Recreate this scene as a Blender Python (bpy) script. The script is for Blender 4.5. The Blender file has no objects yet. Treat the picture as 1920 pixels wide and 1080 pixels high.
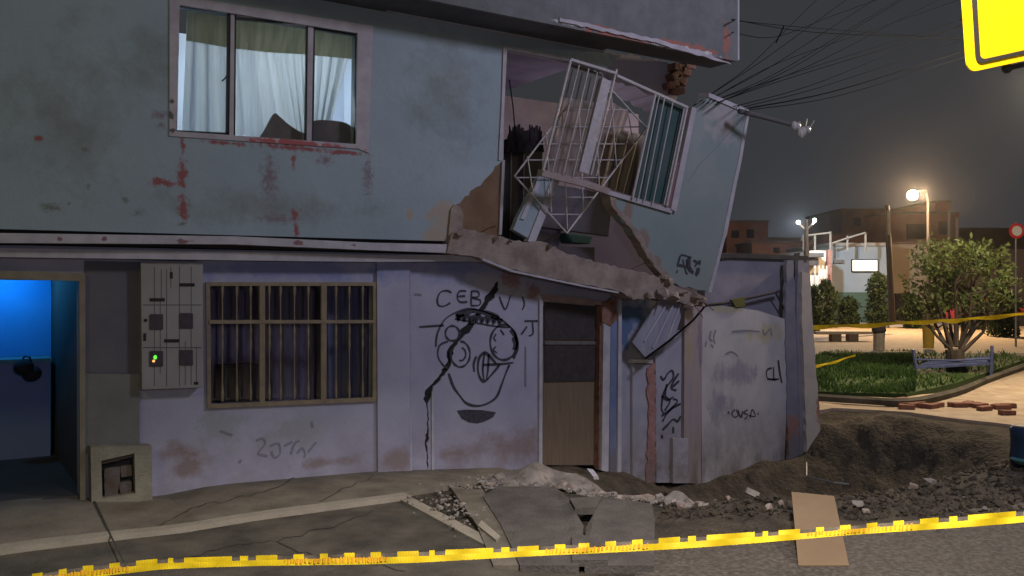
import bpy, bmesh, math, random
from mathutils import Vector, Matrix, noise, geometry
random.seed(7)
S = bpy.context.scene
COL = S.collection
# ------------------------------------------------------------------ camera
YAW = math.radians(33.2); F = 1662.0; HZ = 535.0
CAM = Vector((0, -9, 2.1))
FWD = Vector((math.sin(YAW), math.cos(YAW), 0)); RGT = Vector((math.cos(YAW), -math.sin(YAW), 0)); UP = Vector((0, 0, 1))
cd = bpy.data.cameras.new('camera'); cam = bpy.data.objects.new('camera', cd); COL.objects.link(cam)
cam.location = CAM; cam.rotation_euler = (math.pi/2, 0, -YAW)
cd.lens = 36*F/1920; cd.sensor_width = 36; cd.shift_y = -5/1920; cd.clip_end = 2000; cd.clip_start = .05
S.camera = cam
# ------------------------------------------------------------------ world: overcast city night
W = bpy.data.worlds.new('World'); S.world = W; W.use_nodes = True
nt = W.node_tree; bg = nt.nodes['Background']
tc = nt.nodes.new('ShaderNodeTexCoord'); nz = nt.nodes.new('ShaderNodeTexNoise'); nz.inputs['Scale'].default_value = 1.6; nz.inputs['Detail'].default_value = 5
cr = nt.nodes.new('ShaderNodeValToRGB'); cr.color_ramp.elements[0].color = (.034, .037, .043, 1); cr.color_ramp.elements[1].color = (.048, .051, .058, 1)
cr.color_ramp.elements[0].position = .3; cr.color_ramp.elements[1].position = .7
nt.links.new(tc.outputs['Generated'], nz.inputs['Vector']); nt.links.new(nz.outputs['Fac'], cr.inputs[0]); nt.links.new(cr.outputs[0], bg.inputs[0])
bg.inputs[1].default_value = .84
S.view_settings.view_transform = 'Standard'; S.view_settings.look = 'None'; S.view_settings.exposure = 0; S.view_settings.gamma = 1
S.render.engine = 'CYCLES'
# ------------------------------------------------------------------ night lights (street lamps out of frame, plus fills added by the camera and overhead)
def light(name, kind, loc, power, color, size=.2, target=None, **k):
    l = bpy.data.lights.new(name, kind); l.energy = power; l.color = color
    if kind == 'AREA': l.size = size
    else: l.shadow_soft_size = size
    for a, b in k.items(): setattr(l, a, b)
    o = bpy.data.objects.new(name, l); COL.objects.link(o); o.location = loc
    if target is not None: o.rotation_euler = (Vector(target)-Vector(loc)).to_track_quat('-Z', 'Y').to_euler()
    return o
light('street_light_source', 'AREA', (8.4, -6.8, 7.2), 245, (.79, .79, 1.0), 1.1, (7.0, 0, 1.6))
light('near_fill_light', 'POINT', (0.9, -9.2, 2.75), 165, (1.0, .95, .98), .12)  # added fill beside the camera, brightens sign, tape and facade
light('foreground_fill_light', 'SPOT', (2.5, -7.3, 4.4), 1750, (1.0, .93, .84), .15, (2.9, -7.0, 0), spot_size=math.radians(124), spot_blend=.38)  # added spot to brighten the tape and the near ground
light('old_street_light_source', 'AREA', (-4.5, -6.5, 6.5), 60, (1.0, .93, .22), .9, (0.5, 0, 3))

# ------------------------------------------------------------------ helpers
def ray(px, py): return FWD + RGT*((px-960)/F) + UP*((HZ-py)/F)
def R(px, py, p0, n):
    d = ray(px, py); n = Vector(n); t = (Vector(p0)-CAM).dot(n)/d.dot(n); return CAM + d*t
def Y(px, py, y=0.0): return R(px, py, (0, y, 0), (0, 1, 0))       # on a plane parallel to the facade
def G(px, py, z=0.0): return R(px, py, (0, 0, z), (0, 0, 1))       # on a level plane
def D(px, py, d): return CAM + ray(px, py)*d                        # at a distance
def empty(name, loc, label=None, cat=None, group=None, rz=0):
    o = bpy.data.objects.new(name, None); COL.objects.link(o); o.location = loc; o.rotation_euler.z = rz
    o.empty_display_size = .2
    return tag(o, label, cat, group)
def tag(o, label=None, cat=None, group=None, kind=None):
    if label: o['label'] = label
    if cat: o['category'] = cat
    if group: o['group'] = group
    if kind: o['kind'] = kind
    return o
class MB:
    def __init__(s): s.v = []; s.f = []; s.m = []; s.mi = 0
    def add(s, vs, fs):
        b = len(s.v); s.v += [Vector(v) for v in vs]; s.f += [tuple(b+i for i in f) for f in fs]; s.m += [s.mi]*len(fs); return s
    def hexa(s, a):  # 8 points: 4 front loop, 4 back loop
        return s.add(a, [(0,1,2,3), (7,6,5,4), (0,4,5,1), (1,5,6,2), (2,6,7,3), (3,7,4,0)])
    def box(s, lo, hi):
        x0,y0,z0 = lo; x1,y1,z1 = hi
        return s.hexa([(x0,y0,z0),(x1,y0,z0),(x1,y0,z1),(x0,y0,z1),(x0,y1,z0),(x1,y1,z0),(x1,y1,z1),(x0,y1,z1)])
    def quadbox(s, pts, off):  # four points + thickness vector
        off = Vector(off); return s.hexa([Vector(p) for p in pts] + [Vector(p)+off for p in pts])
    def prism(s, loop, off, holes=()):
        off = Vector(off); loops = [[Vector(p) for p in loop]] + [[Vector(p) for p in h] for h in holes]
        n = off.normalized(); ax = n.orthogonal().normalized(); ay = n.cross(ax)
        fl = [[Vector((p.dot(ax), p.dot(ay))) for p in L] for L in loops]
        flat = [p for L in fl for p in L]; edges = []; k = 0
        for L in fl: edges += [(k+i, k+(i+1) % len(L)) for i in range(len(L))]; k += len(L)
        ov, _, of, _, _, _ = geometry.delaunay_2d_cdt(flat, edges, [], 0, 1e-6)
        def inside(x, y):
            c = False
            for L in fl:
                a = L[-1]
                for b_ in L:
                    if (b_.y > y) != (a.y > y) and x < (a.x-b_.x)*(y-b_.y)/(a.y-b_.y)+b_.x: c = not c
                    a = b_
            return c
        of = [f for f in of if inside(sum(ov[i].x for i in f)/len(f), sum(ov[i].y for i in f)/len(f))]
        o0 = loops[0][0]; d0 = o0-ax*o0.dot(ax)-ay*o0.dot(ay)
        cap = [ax*v.x+ay*v.y+d0 for v in ov]; M_ = len(cap)
        s.add(cap+[p+off for p in cap], [tuple(f) for f in of]+[tuple(M_+i for i in reversed(f)) for f in of])
        allp = [p for L in loops for p in L]; N = len(allp); fs = []; b = 0
        for L in loops:
            k = len(L)
            for i in range(k): j = (i+1) % k; fs.append((b+i, b+j, N+b+j, N+b+i))
            b += k
        return s.add(allp+[p+off for p in allp], fs)
    def tube(s, pts, r, n=6, cap=True):
        pts = [Vector(p) for p in pts]; rs = r if isinstance(r, (list, tuple)) else [r]*len(pts); vs = []; fs = []
        u = None
        for i, p in enumerate(pts):
            t = (pts[min(i+1, len(pts)-1)]-pts[max(i-1, 0)]).normalized()
            u = (t.orthogonal() if u is None else (u - t*u.dot(t))).normalized(); w = t.cross(u)
            for k in range(n): a = 2*math.pi*k/n; vs.append(p + (u*math.cos(a)+w*math.sin(a))*rs[i])
        for i in range(len(pts)-1):
            for k in range(n): fs.append((i*n+k, i*n+(k+1) % n, (i+1)*n+(k+1) % n, (i+1)*n+k))
        if cap: fs.append(tuple(range(n-1, -1, -1))); fs.append(tuple((len(pts)-1)*n+k for k in range(n)))
        return s.add(vs, fs)
    def ribbon(s, pts, w, n, lift=.004):  # flat paint stroke on a surface with normal n
        pts = [Vector(p) for p in pts]; n = Vector(n).normalized(); vs = []; fs = []
        for i, p in enumerate(pts):
            t = (pts[min(i+1, len(pts)-1)]-pts[max(i-1, 0)]); t = (t-n*t.dot(n)).normalized(); q = n.cross(t)
            ww = w*(.95+.22*math.sin(i*.45))*.5
            vs += [p+q*ww+n*lift, p-q*ww+n*lift]
        for i in range(len(pts)-1): fs.append((2*i, 2*i+1, 2*i+3, 2*i+2))
        return s.add(vs, fs)
    def ball(s, c, r, n=8, m=6):
        c = Vector(c); r = Vector(r) if hasattr(r, '__len__') else Vector((r, r, r)); vs = []; fs = []
        for i in range(m+1):
            th = math.pi*i/m
            for k in range(n): a = 2*math.pi*k/n; vs.append(c+Vector((r.x*math.sin(th)*math.cos(a), r.y*math.sin(th)*math.sin(a), r.z*math.cos(th))))
        for i in range(m):
            for k in range(n): fs.append((i*n+k, i*n+(k+1) % n, (i+1)*n+(k+1) % n, (i+1)*n+k))
        return s.add(vs, fs)
    def build(s, name, mats, parent=None, smooth=False, bevel=0, origin=None, recalc=True):
        me = bpy.data.meshes.new(name); o = bpy.data.objects.new(name, me); COL.objects.link(o)
        if parent is not None:
            base = Vector((0,0,0)); p = parent
            while p is not None: base += Vector(p.location); p = p.parent
            o.parent = parent
        elif origin == 'world': base = Vector((0,0,0))
        elif origin is not None: base = Vector(origin); o.location = base
        else:
            base = sum(s.v, Vector())/max(1, len(s.v)); base.z = min(v.z for v in s.v); o.location = base
        me.from_pydata([v-base for v in s.v], [], s.f)
        if recalc:
            bm = bmesh.new(); bm.from_mesh(me)
            bmesh.ops.remove_doubles(bm, verts=bm.verts, dist=1e-5)
            bmesh.ops.recalc_face_normals(bm, faces=bm.faces); bm.to_mesh(me); bm.free()
        mats = mats if isinstance(mats, (list, tuple)) else [mats]
        for m in mats: me.materials.append(m)
        if len(mats) > 1 and len(me.polygons) == len(s.m):
            for p, i in zip(me.polygons, s.m): p.material_index = i
        if smooth:
            for p in me.polygons: p.use_smooth = True
        if bevel:
            b = o.modifiers.new('bevel', 'BEVEL'); b.width = bevel; b.segments = 2; b.limit_method = 'ANGLE'; b.angle_limit = .7
        return o
def dup(root, loc=None, rz=None, scale=None, label=None):
    r = root.copy(); COL.objects.link(r)
    if loc is not None: r.location = loc
    if rz is not None: r.rotation_euler = rz if hasattr(rz, '__len__') else (0, 0, rz)
    if scale is not None: r.scale = scale if hasattr(scale, '__len__') else (scale,)*3
    if label: r['label'] = label
    for ch in list(root.children):
        c = ch.copy(); COL.objects.link(c); c.parent = r
        for g in ch.children: d = g.copy(); COL.objects.link(d); d.parent = c
    return r
def jag(pts, amp, step, seed=0, closed=False):
    rnd = random.Random(seed); out = []; n = len(pts)
    for i in range(n if closed else n-1):
        a = Vector(pts[i]+(0,)) if len(pts[i]) == 2 else Vector(pts[i]); b0 = pts[(i+1) % n]; b = Vector(b0+(0,)) if len(b0) == 2 else Vector(b0)
        k = max(1, int((b-a).length/step)); nn = Vector((-(b-a).y, (b-a).x, 0)).normalized()
        for j in range(k):
            p = a.lerp(b, j/k)
            if j: p = p+nn*rnd.uniform(-amp, amp)
            out.append((p.x, p.y))
    if not closed: out.append(tuple(pts[-1][:2]))
    return out
def smooth_pts(pts, k=5):
    out = []; P = [Vector(p+(0,)) for p in pts]; n = len(P)
    for i in range(n-1):
        a, b, c, d = P[max(0,i-1)], P[i], P[i+1], P[min(n-1,i+2)]
        for j in range(k):
            t = j/k; q = .5*((2*b)+(c-a)*t+(2*a-5*b+4*c-d)*t*t+(3*b-a-3*c+d)*t**3); out.append((q.x, q.y))
    out.append(pts[-1]); return out

# ------------------------------------------------------------------ materials
def mat(name, c1, c2=None, scale=3., rough=.85, bump=.15, bscale=40., metal=0., patches=None, grime=None, detail=6, bdist=.02, trans=0., stretch=(1,1,1), nstr=None, lo=.35, hi=.65, spec=.3):
    m = bpy.data.materials.new(name); m.use_nodes = True; t = m.node_tree; N = t.nodes; L = t.links
    b = N['Principled BSDF']; b.inputs['Roughness'].default_value = rough; b.inputs['Metallic'].default_value = metal
    b.inputs['Specular IOR Level'].default_value = spec
    geo = N.new('ShaderNodeNewGeometry'); vm = N.new('ShaderNodeVectorMath'); vm.operation = 'MULTIPLY'; vm.inputs[1].default_value = stretch
    L.new(geo.outputs['Position'], vm.inputs[0]); pos = vm.outputs[0]
    def noi(s, d=detail, r=.6):
        n = N.new('ShaderNodeTexNoise'); n.inputs['Scale'].default_value = s; n.inputs['Detail'].default_value = d; n.inputs['Roughness'].default_value = r; L.new(pos, n.inputs['Vector']); return n.outputs['Fac']
    def math_(op, a, b_, c_=None):
        n = N.new('ShaderNodeMath'); n.operation = op
        for i, x in enumerate((a, b_, c_)):
            if x is None: continue
            if isinstance(x, (int, float)): n.inputs[i].default_value = x
            else: L.new(x, n.inputs[i])
        return n.outputs[0]
    def mr(x, a, b_, c=0., d=1.):
        n = N.new('ShaderNodeMapRange'); L.new(x, n.inputs[0]); n.inputs[1].default_value = a; n.inputs[2].default_value = b_; n.inputs[3].default_value = c; n.inputs[4].default_value = d; return n.outputs[0]
    def mix(f, a, b_):
        n = N.new('ShaderNodeMix'); n.data_type = 'RGBA'
        L.new(f, n.inputs[0])
        for i, x in ((6, a), (7, b_)):
            if isinstance(x, tuple): n.inputs[i].default_value = (*x[:3], 1)
            else: L.new(x, n.inputs[i])
        return n.outputs[2]
    col = c1
    if c2:
        col = mix(mr(noi(scale), lo, hi), c1, c2)
    if patches:   # list of (color, noise scale, softness, [(x, z, rx, rz), ...])
        for pc, ns, soft, plist in patches:
            acc = None
            for (cx, cz, rx, rz) in plist:
                a = N.new('ShaderNodeVectorMath'); a.operation = 'SUBTRACT'; L.new(geo.outputs['Position'], a.inputs[0]); a.inputs[1].default_value = (cx, 0, cz)
                a2 = N.new('ShaderNodeVectorMath'); a2.operation = 'MULTIPLY'; L.new(a.outputs[0], a2.inputs[0]); a2.inputs[1].default_value = (1/rx, 0, 1/rz)
                a3 = N.new('ShaderNodeVectorMath'); a3.operation = 'LENGTH'; L.new(a2.outputs[0], a3.inputs[0])
                v = math_('SUBTRACT', 1.0, a3.outputs['Value']); v = math_('MAXIMUM', v, -.6)
                acc = v if acc is None else math_('MAXIMUM', acc, v)
            k = math_('MULTIPLY_ADD', math_('SUBTRACT', noi(ns, 8, .7), .5), 3.4, acc)
            col = mix(mr(k, .12, .12+soft), col, pc)
    if grime:     # (colour, z full, z none, strength)
        gc, z0, z1, st = grime
        sx = N.new('ShaderNodeSeparateXYZ'); L.new(geo.outputs['Position'], sx.inputs[0])
        g = mr(sx.outputs['Z'], z0, z1, 1.0, 0.0); g = math_('MULTIPLY', g, mr(noi(2.2, 8, .7), .3, .62)); g = math_('MULTIPLY', g, st); col = mix(g, col, gc)
    if isinstance(col, tuple): b.inputs['Base Color'].default_value = (*col, 1)
    else: L.new(col, b.inputs['Base Color'])
    if bump:
        bn = N.new('ShaderNodeBump'); bn.inputs['Strength'].default_value = bump; bn.inputs['Distance'].default_value = bdist
        L.new(noi(bscale, 4), bn.inputs['Height']); L.new(bn.outputs[0], b.inputs['Normal'])
    if trans:
        tr = N.new('ShaderNodeBsdfTranslucent'); ms = N.new('ShaderNodeMixShader'); ms.inputs[0].default_value = trans
        if isinstance(col, tuple): tr.inputs[0].default_value = (*col, 1)
        else: L.new(col, tr.inputs[0])
        L.new(b.outputs[0], ms.inputs[1]); L.new(tr.outputs[0], ms.inputs[2]); L.new(ms.outputs[0], N['Material Output'].inputs[0])
    return m
def emis(name, c, s):
    m = bpy.data.materials.new(name); m.use_nodes = True; b = m.node_tree.nodes['Principled BSDF']
    b.inputs['Base Color'].default_value = (*c, 1); b.inputs['Emission Color'].default_value = (*c, 1); b.inputs['Emission Strength'].default_value = s; return m
UY = -.25      # plane of the upper storey's front
def E(px, py, rx, ry, y=UY):
    c = Y(px, py, y); a = Y(px+rx, py, y); b = Y(px, py+ry, y); return (c.x, c.z, abs(a.x-c.x), abs(b.z-c.z))
TEAL = (.25, .31, .365)
m_upper = mat('plaster_teal', TEAL, (.29, .35, .41), 1.1, bump=.3, bscale=14, patches=[
    ((.195, .225, .24), 3, 1.1, [E(120,220,160,200), E(520,390,240,40), E(840,180,100,140), E(300,120,120,120)]),
    ((.25, .09, .095), 17, .55, [E(342,272,7,26), E(342,330,12,36), E(342,388,14,30), E(300,342,34,10), E(72,259,10,8), E(550,302,7,16), E(555,402,11,16), E(556,430,6,22),E(560,278,100,7), E(640,286,60,6), E(420,268,60,5)]),
    ((.20, .16, .20), 20, .8, [E(505,335,22,62), E(520,410,45,14), E(690,330,14,50), E(300,215,20,12), E(610,300,20,14), E(300,235,12,10)]),
    ((.16, .18, .17), 30, .8, [E(130,382,5,5), E(95,390,28,12), E(165,350,8,8), E(160,280,16,8), E(260,400,22,10), E(340,420,16,6), E(235,375,10,8)]),
    ((.34, .29, .25), 5, .35, [E(768,404,9,17), E(835,405,34,42), E(815,440,30,22)])])
m_trim = mat('trim_white', (.46, .44, .50), (.36, .34, .40), 6, bump=.1, patches=[((.22,.12,.13), 16, .3, [E(342,452,20,5), E(555,456,10,6), E(660,460,6,4), E(110,448,6,5), E(195,448,5,5)])])
m_trim2 = mat('window_surround', (.42, .39, .44), (.34, .31, .36), 6, bump=.1, patches=[((.34,.10,.11), 9, .25, [E(560,270,110,9), E(640,282,60,9)]), ((.12,.1,.1), 20, .3, [E(322,190,5,6), E(320,215,6,10), E(322,245,8,6)])])
m_peel = mat('fascia_peeling', (.12, .125, .13), (.165, .165, .18), 4, bump=.4, patches=[((.30,.12,.10), 8, .25, [E(1180,70,90,8,-.85), E(1290,88,70,8,-.85), E(1362,75,8,45,-.85), E(1120,52,60,6,-.85)]), ((.5,.48,.5), 14, .2, [E(1280,92,70,6,-.85), E(1345,112,30,5,-.85), E(1070,44,40,5,-.85)])])
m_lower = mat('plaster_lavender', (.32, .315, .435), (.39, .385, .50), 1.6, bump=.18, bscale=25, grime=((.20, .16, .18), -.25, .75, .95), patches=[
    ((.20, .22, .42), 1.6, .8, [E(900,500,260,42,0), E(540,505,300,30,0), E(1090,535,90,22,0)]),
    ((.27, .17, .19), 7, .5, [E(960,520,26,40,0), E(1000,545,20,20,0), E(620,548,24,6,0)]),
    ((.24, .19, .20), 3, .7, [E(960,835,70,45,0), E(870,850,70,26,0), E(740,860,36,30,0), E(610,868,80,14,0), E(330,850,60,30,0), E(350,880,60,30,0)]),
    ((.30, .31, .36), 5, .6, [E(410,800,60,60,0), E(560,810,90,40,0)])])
m_blue = mat('paint_blue', (.13, .16, .32), (.18, .22, .36), 3, bump=.1, grime=((.16,.13,.13), -.3, .5, .9))
m_lav = mat('plaster_pale_lavender', (.34, .33, .42), (.42, .40, .47), 3, bump=.2, grime=((.17,.14,.13), -.4, .5, 1.0))
m_garden = mat('garden_wall', (.18, .175, .235), (.245, .235, .29), 2, bump=.2, patches=[((.33,.16,.13), 5, .4, [E(1470,810,26,40,0), E(1430,840,40,20,0)])], grime=((.13,.11,.10), -.7, .3, 1.0))
m_plate = mat('gate_plate_paint', (.37, .36, .40), (.47, .45, .48), 2.5, bump=.12, stretch=(1,1,.6), grime=((.15,.12,.11), -.6, .4, 1.0), patches=[((.40,.36,.28), 4, .5, [E(1440,625,40,24,0), E(1360,580,50,10,0)]), ((.26,.25,.31), 4, .6, [E(1380,700,50,30,0),E(1350,760,30,40,0)])])
m_mortar = mat('broken_mortar', (.20, .15, .135), (.33, .27, .245), 4, bump=.55, bscale=30, rough=.95)
m_conc = mat('concrete_rubble', (.13, .11, .10), (.25, .22, .21), 6, bump=.6, bscale=20)
m_brick = mat('broken_brick', (.15, .055, .045), (.24, .14, .115), 9, bump=.6, bscale=18)
m_earth = mat('mud_brick', (.21, .135, .085), (.155, .09, .055), 3, bump=.35, bscale=18)
m_pave = mat('pavement_concrete', (.105, .09, .072), (.185, .16, .13), 2.4, bump=.35, bscale=30, patches=None)
m_curb = mat('kerb_stone', (.24, .21, .17), (.30, .265, .22), 5, bump=.4)
m_asph = mat('asphalt_patch', (.042, .037, .031), (.098, .086, .07), 2.2, bump=.5, bscale=60)
m_soil = mat('dark_soil', (.030,.024,.020), (.078,.062,.047), 3.5, bump=1., bdist=.07, bscale=14, rough=.95)
m_sand = mat('plaza_paving', (.30, .235, .175), (.40, .32, .245), 2.5, bump=.4, bscale=12)
m_path = mat('path_dirt', (.30, .22, .16), (.42, .33, .25), 2.5, bump=.4, bscale=12)
m_grassm = mat('lawn_soil', (.045, .075, .018), (.03, .05, .012), 3, bump=.6)
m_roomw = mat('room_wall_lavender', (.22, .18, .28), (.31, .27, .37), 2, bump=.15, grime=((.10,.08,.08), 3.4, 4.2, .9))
m_purple = mat('room_wall_purple', (.235, .21, .36), (.27, .245, .40), 1.5, bump=.05)
m_white = mat('steel_white', (.46, .43, .46), (.36, .33, .36), 20, rough=.5, bump=0)
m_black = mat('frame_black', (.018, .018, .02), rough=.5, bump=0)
m_bluefr = mat('frame_blue', (.01, .012, .20), rough=.4, bump=0)
m_ochre = mat('grille_paint', (.20, .16, .115), (.27, .215, .15), 9, rough=.6, bump=.05)
m_dark = mat('dark_interior', (.018, .016, .018), (.03, .027, .028), 3, bump=0)
m_darkfab = mat('dark_cloth', (.025, .022, .03), (.045, .04, .05), 4, bump=.2)
m_paint = mat('spray_paint_black', (.035, .033, .045), (.07, .065, .085), 30, rough=.7, bump=0)
m_faint = mat('faded_scribble', (.17, .17, .21), (.22, .22, .27), 30, bump=0)
m_glass = mat('dark_glass', (.03, .05, .055), rough=.12, bump=0, spec=.5)
m_metal = mat('grey_steel', (.16, .16, .17), (.22, .22, .23), 10, rough=.45, bump=0, metal=.5)
m_pole = mat('concrete_pole', (.26, .23, .20), (.34, .30, .27), 6, bump=.2)
m_wire = mat('cable_rubber', (.008, .008, .009), rough=.9, bump=0, spec=0)
m_roomwhite = mat('lit_room_wall', (.62, .70, .80), rough=.9, bump=0)

# ------------------------------------------------------------------ ground (structure)
base_px = [(42,950),(160,945),(280,945),(400,920),(700,893),(850,888),(1000,885),(1130,880),(1220,905),(1320,905),(1400,880),(1500,850),(1535,800)]
base_w = [(Y(a, b, 0).x, Y(a, b, 0).z) for a, b in base_px]
def facade_z(x):
    if x <= base_w[0][0]: return base_w[0][1]
    for (x0, z0), (x1, z1) in zip(base_w, base_w[1:]):
        if x <= x1: return z0+(z1-z0)*(x-x0)/(x1-x0)
    return base_w[-1][1]*math.exp(-(x-base_w[-1][0])/.6)
def sm(t): t = max(0, min(1, t)); return t*t*(3-2*t)
def gz(x, y):
    w = math.exp(-(min(0, y+.0)/1.1)**2) if y < 0 else 1.0
    z = facade_z(x)*w*(1 if y < .3 else sm(1-(y-.3)/1.5))
    # sinkhole along the right half of the house
    cx, cy = 9.4, -1.6
    d = math.sqrt(((x-cx)/3.4)**2+((y-cy)/1.9)**2)
    n = noise.noise(Vector((x*.55, y*.55, 0)))*.5+noise.noise(Vector((x*1.6, y*1.6, 3)))*.25+noise.noise(Vector((x*4, y*4, 7)))*.08
    dirt = sm((x-5.2)/1.5)*sm((13.2-x)/1.0)*sm((2.0-y)/1.2)*sm((y+4.5)/1.3)
    z += -.75*sm((1.25-d)/.8)*sm((-y-.12)/.9)*(1 if x < 11.6 else sm((12.6-x)))+n*.30*dirt+dirt*(.09*abs(noise.noise(Vector((x*2.6, y*2.6, 11))))+.05*noise.noise(Vector((x*7, y*7, 5)))+.03*noise.noise(Vector((x*13, y*13, 9))))*(sm(-y/.25))
    z += .16*math.exp(-((x-9.6)**2+(y+4.2)**2)/.8)     # mound at the near right rim
    z += .08*math.exp(-((x-12.2)/.9)**2-((y+.6)/.6)**2)
    return z
def axis(segs):
    out = []
    for a, b, s in segs:
        k = max(1, round((b-a)/s)); out += [a+(b-a)*i/k for i in range(k)]
    return out+[segs[-1][1]]
gx = axis([(-300,-40,40),(-40,-6,4),(-6,3,.3),(3,14,.085),(14,24,.3),(24,60,3),(60,400,40)])
gy = axis([(-300,-40,40),(-40,-12,4),(-12,-7,.5),(-7,1.2,.085),(1.2,12,.5),(12,60,4),(60,400,40)])
g = MB(); nx = len(gx)
g.add([(x, y, gz(x, y)) for y in gy for x in gx], [(j*nx+i, j*nx+i+1, (j+1)*nx+i+1, (j+1)*nx+i) for j in range(len(gy)-1) for i in range(nx-1)])
o = g.build('ground', m_soil, origin='world', smooth=True, recalc=False); tag(o, kind='structure')
def sheet(name, poly, mat_, lift, step=.25, origin='world', kind='structure', thick=.0, curve=gz):
    """flat covering cut to a polygon, following the ground"""
    xs = [p[0] for p in poly]; ys = [p[1] for p in poly]
    bm = bmesh.new(); vs = [bm.verts.new((p[0], p[1], 0)) for p in poly]; bm.faces.new(vs)
    for ax, lo, hi in ((0, min(xs), max(xs)), (1, min(ys), max(ys))):
        k = lo+step
        while k < hi:
            co = (k,0,0) if ax == 0 else (0,k,0); no = (1,0,0) if ax == 0 else (0,1,0)
            bmesh.ops.bisect_plane(bm, geom=bm.verts[:]+bm.edges[:]+bm.faces[:], plane_co=co, plane_no=no); k += step
    for v in bm.verts: v.co.z = curve(v.co.x, v.co.y)+lift
    if thick:
        r = bmesh.ops.extrude_face_region(bm, geom=bm.faces[:])
        for v in [e for e in r['geom'] if isinstance(e, bmesh.types.BMVert)]: v.co.z -= thick
    bmesh.ops.recalc_face_normals(bm, faces=bm.faces)
    me = bpy.data.meshes.new(name); bm.to_mesh(me); bm.free(); me.materials.append(mat_)
    o = bpy.data.objects.new(name, me); COL.objects.link(o); o['kind'] = kind; return o
def gp(px, py, z=0): p = G(px, py, z); return (p.x, p.y)
jx = gp(750, 942)[0]
sheet('street', [(-30,-30),(jx+.3,-30),(jx+.1,-3.3),(jx,-1.15),(-30,-1.15)], m_asph, .012, .6)
sheet('pavement', jag([(-8,-1.12),(jx,-1.12),(jx+.75,-1.0),(jx+1.35,-.85),(jx+1.9,-.45),(jx+1.9,.05),(-8,.05)], .03, .2, 3, True), m_pave, .055, .3, thick=.25)
sheet('kerb', [(-8,-1.24),(jx+.1,-1.24),(jx+.1,-1.12),(-8,-1.12)], m_curb, .06, .3, thick=.3)
sheet('kerb_return', [(jx,-1.24),(jx+.13,-1.24),(jx+.03,-3.0),(jx-.1,-3.0)], m_curb, .03, .3, thick=.2)
m_asph2 = mat('gravelly_asphalt', (.055,.046,.04), (.15,.13,.115), 26, bump=1., bscale=40, lo=.42, hi=.75)
sheet('gravel_ground', jag([gp(1225,1035), gp(1560,1008), gp(1700,990), gp(1800,962), gp(1930,950), gp(2500,950), gp(2500,1400), gp(900,1400), gp(1200,1070)], .06, .2, 8, True), m_asph2, .012, .2)
def ground_line(name, pts, w, m, lift):
    mb = MB(); P = [G(a, b, 0) for a, b in pts]
    for p in P: p.z = gz(p.x, p.y)+lift
    mb.ribbon(P, w, (0,0,1), .0); return tag(mb.build(name, m, origin='world', recalc=False), kind='structure')
m_groove = mat('dirty_groove', (.035,.03,.025), (.06,.05,.042), 20, bump=.2)
ground_line('pavement_joint', smooth_pts([(172,958),(186,985),(206,1020),(232,1070)], 4), .018, m_groove, .060)
ground_line('pavement_crack', jag([(300,1000),(360,968),(430,958),(520,932),(560,908)], 3, 12, 3), .012, m_groove, .062)
ground_line('pavement_crack', jag([(600,955),(640,930),(690,912),(700,900)], 3, 9, 5), .010, m_groove, .062)
ground_line('road_crack', jag([(330,1060),(420,1030),(520,1020),(640,985),(700,960)], 4, 14, 7), .014, m_groove, .018)
ground_line('road_crack', jag([(520,1020),(560,1040),(640,1050),(760,1075)], 4, 14, 9), .012, m_groove, .018)
# plaza behind: pale path, paving, lawn
sheet('path', jag([gp(1480,778), gp(1560,772), gp(1640,776), gp(1700,782), gp(1800,792), gp(1925,806), gp(2300,820), gp(2300,690), gp(1925,690), gp(1800,736), gp(1690,752), gp(1600,748), gp(1480,742)], .08, .4, 5, True), m_path, .05, .5, thick=.12)
sheet('plaza', [gp(1380,690), gp(2300,700), gp(2600,590), gp(1300,590)], m_sand, .012, 3)
sheet('park_road', [gp(1200,606), gp(2900,606), gp(2600,590), gp(1300,590)], m_sand, .03, 5)
LAWN = [gp(1490,742), gp(1600,746), gp(1700,748), gp(1790,728), gp(1925,680), gp(1880,668), gp(1700,668), gp(1500,672)]
sheet('lawn_ground', LAWN, m_grassm, .10, .5, thick=.2)
lawn_kerb = MB()
pk = [G(px, py, .12) for px, py in smooth_pts([(1480,742),(1600,750),(1700,754),(1790,736),(1850,712),(1925,686)], 4)]
lawn_kerb.tube(pk, .07, 5); tag(lawn_kerb.build('lawn_kerb', m_asph, origin='world'), kind='structure')

# ------------------------------------------------------------------ HOUSE
house = empty('house', (4, 0, 0), 'two storey teal and lavender house whose corner has collapsed, cracked walls and barred window', 'house')
XR = Y(1375, 118, -.81).x
zE = 5.05                       # eave height
def pz(px, py, y=0): return Y(px, py, y)
# upper wall with window opening and torn right edge
win = [Y(336,8,UY), Y(671,62,UY), Y(668,272,UY), Y(330,247,UY)]
def q(pts, y=UY): return [Y(a, b, y) for a, b in pts]
edge = jag([(944,298),(925,320),(905,342),(872,368),(855,384),(846,400),(848,425),(842,452)], 3.5, 7, 11)
zt = zE
outer = [Vector((-6, UY, zt)), Vector((Y(1165,100,UY).x, UY, zt)), Y(1150,118,UY), Y(1135,132,UY), Y(1115,124,UY), Y(1070,111,UY), Y(950,91,UY), Y(946,180,UY)] + q(edge) + [Vector((-6, UY, Y(440,447,UY).z))]
wb = MB(); wb.prism(outer, (0, .16, 0), [win]); wb.build('upper_wall', m_upper, house)
# torn thickness of the wall: mortar/brick rim just inside the edge
rb = MB(); rim = q(jag([(846,392),(852,384),(862,386),(868,400),(866,430),(870,446),(846,456),(840,452)], 2, 6, 4), UY-.03); rb.prism(rim, (0, .14, 0)); rb.build('broken_rim', m_mortar, house)
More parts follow.
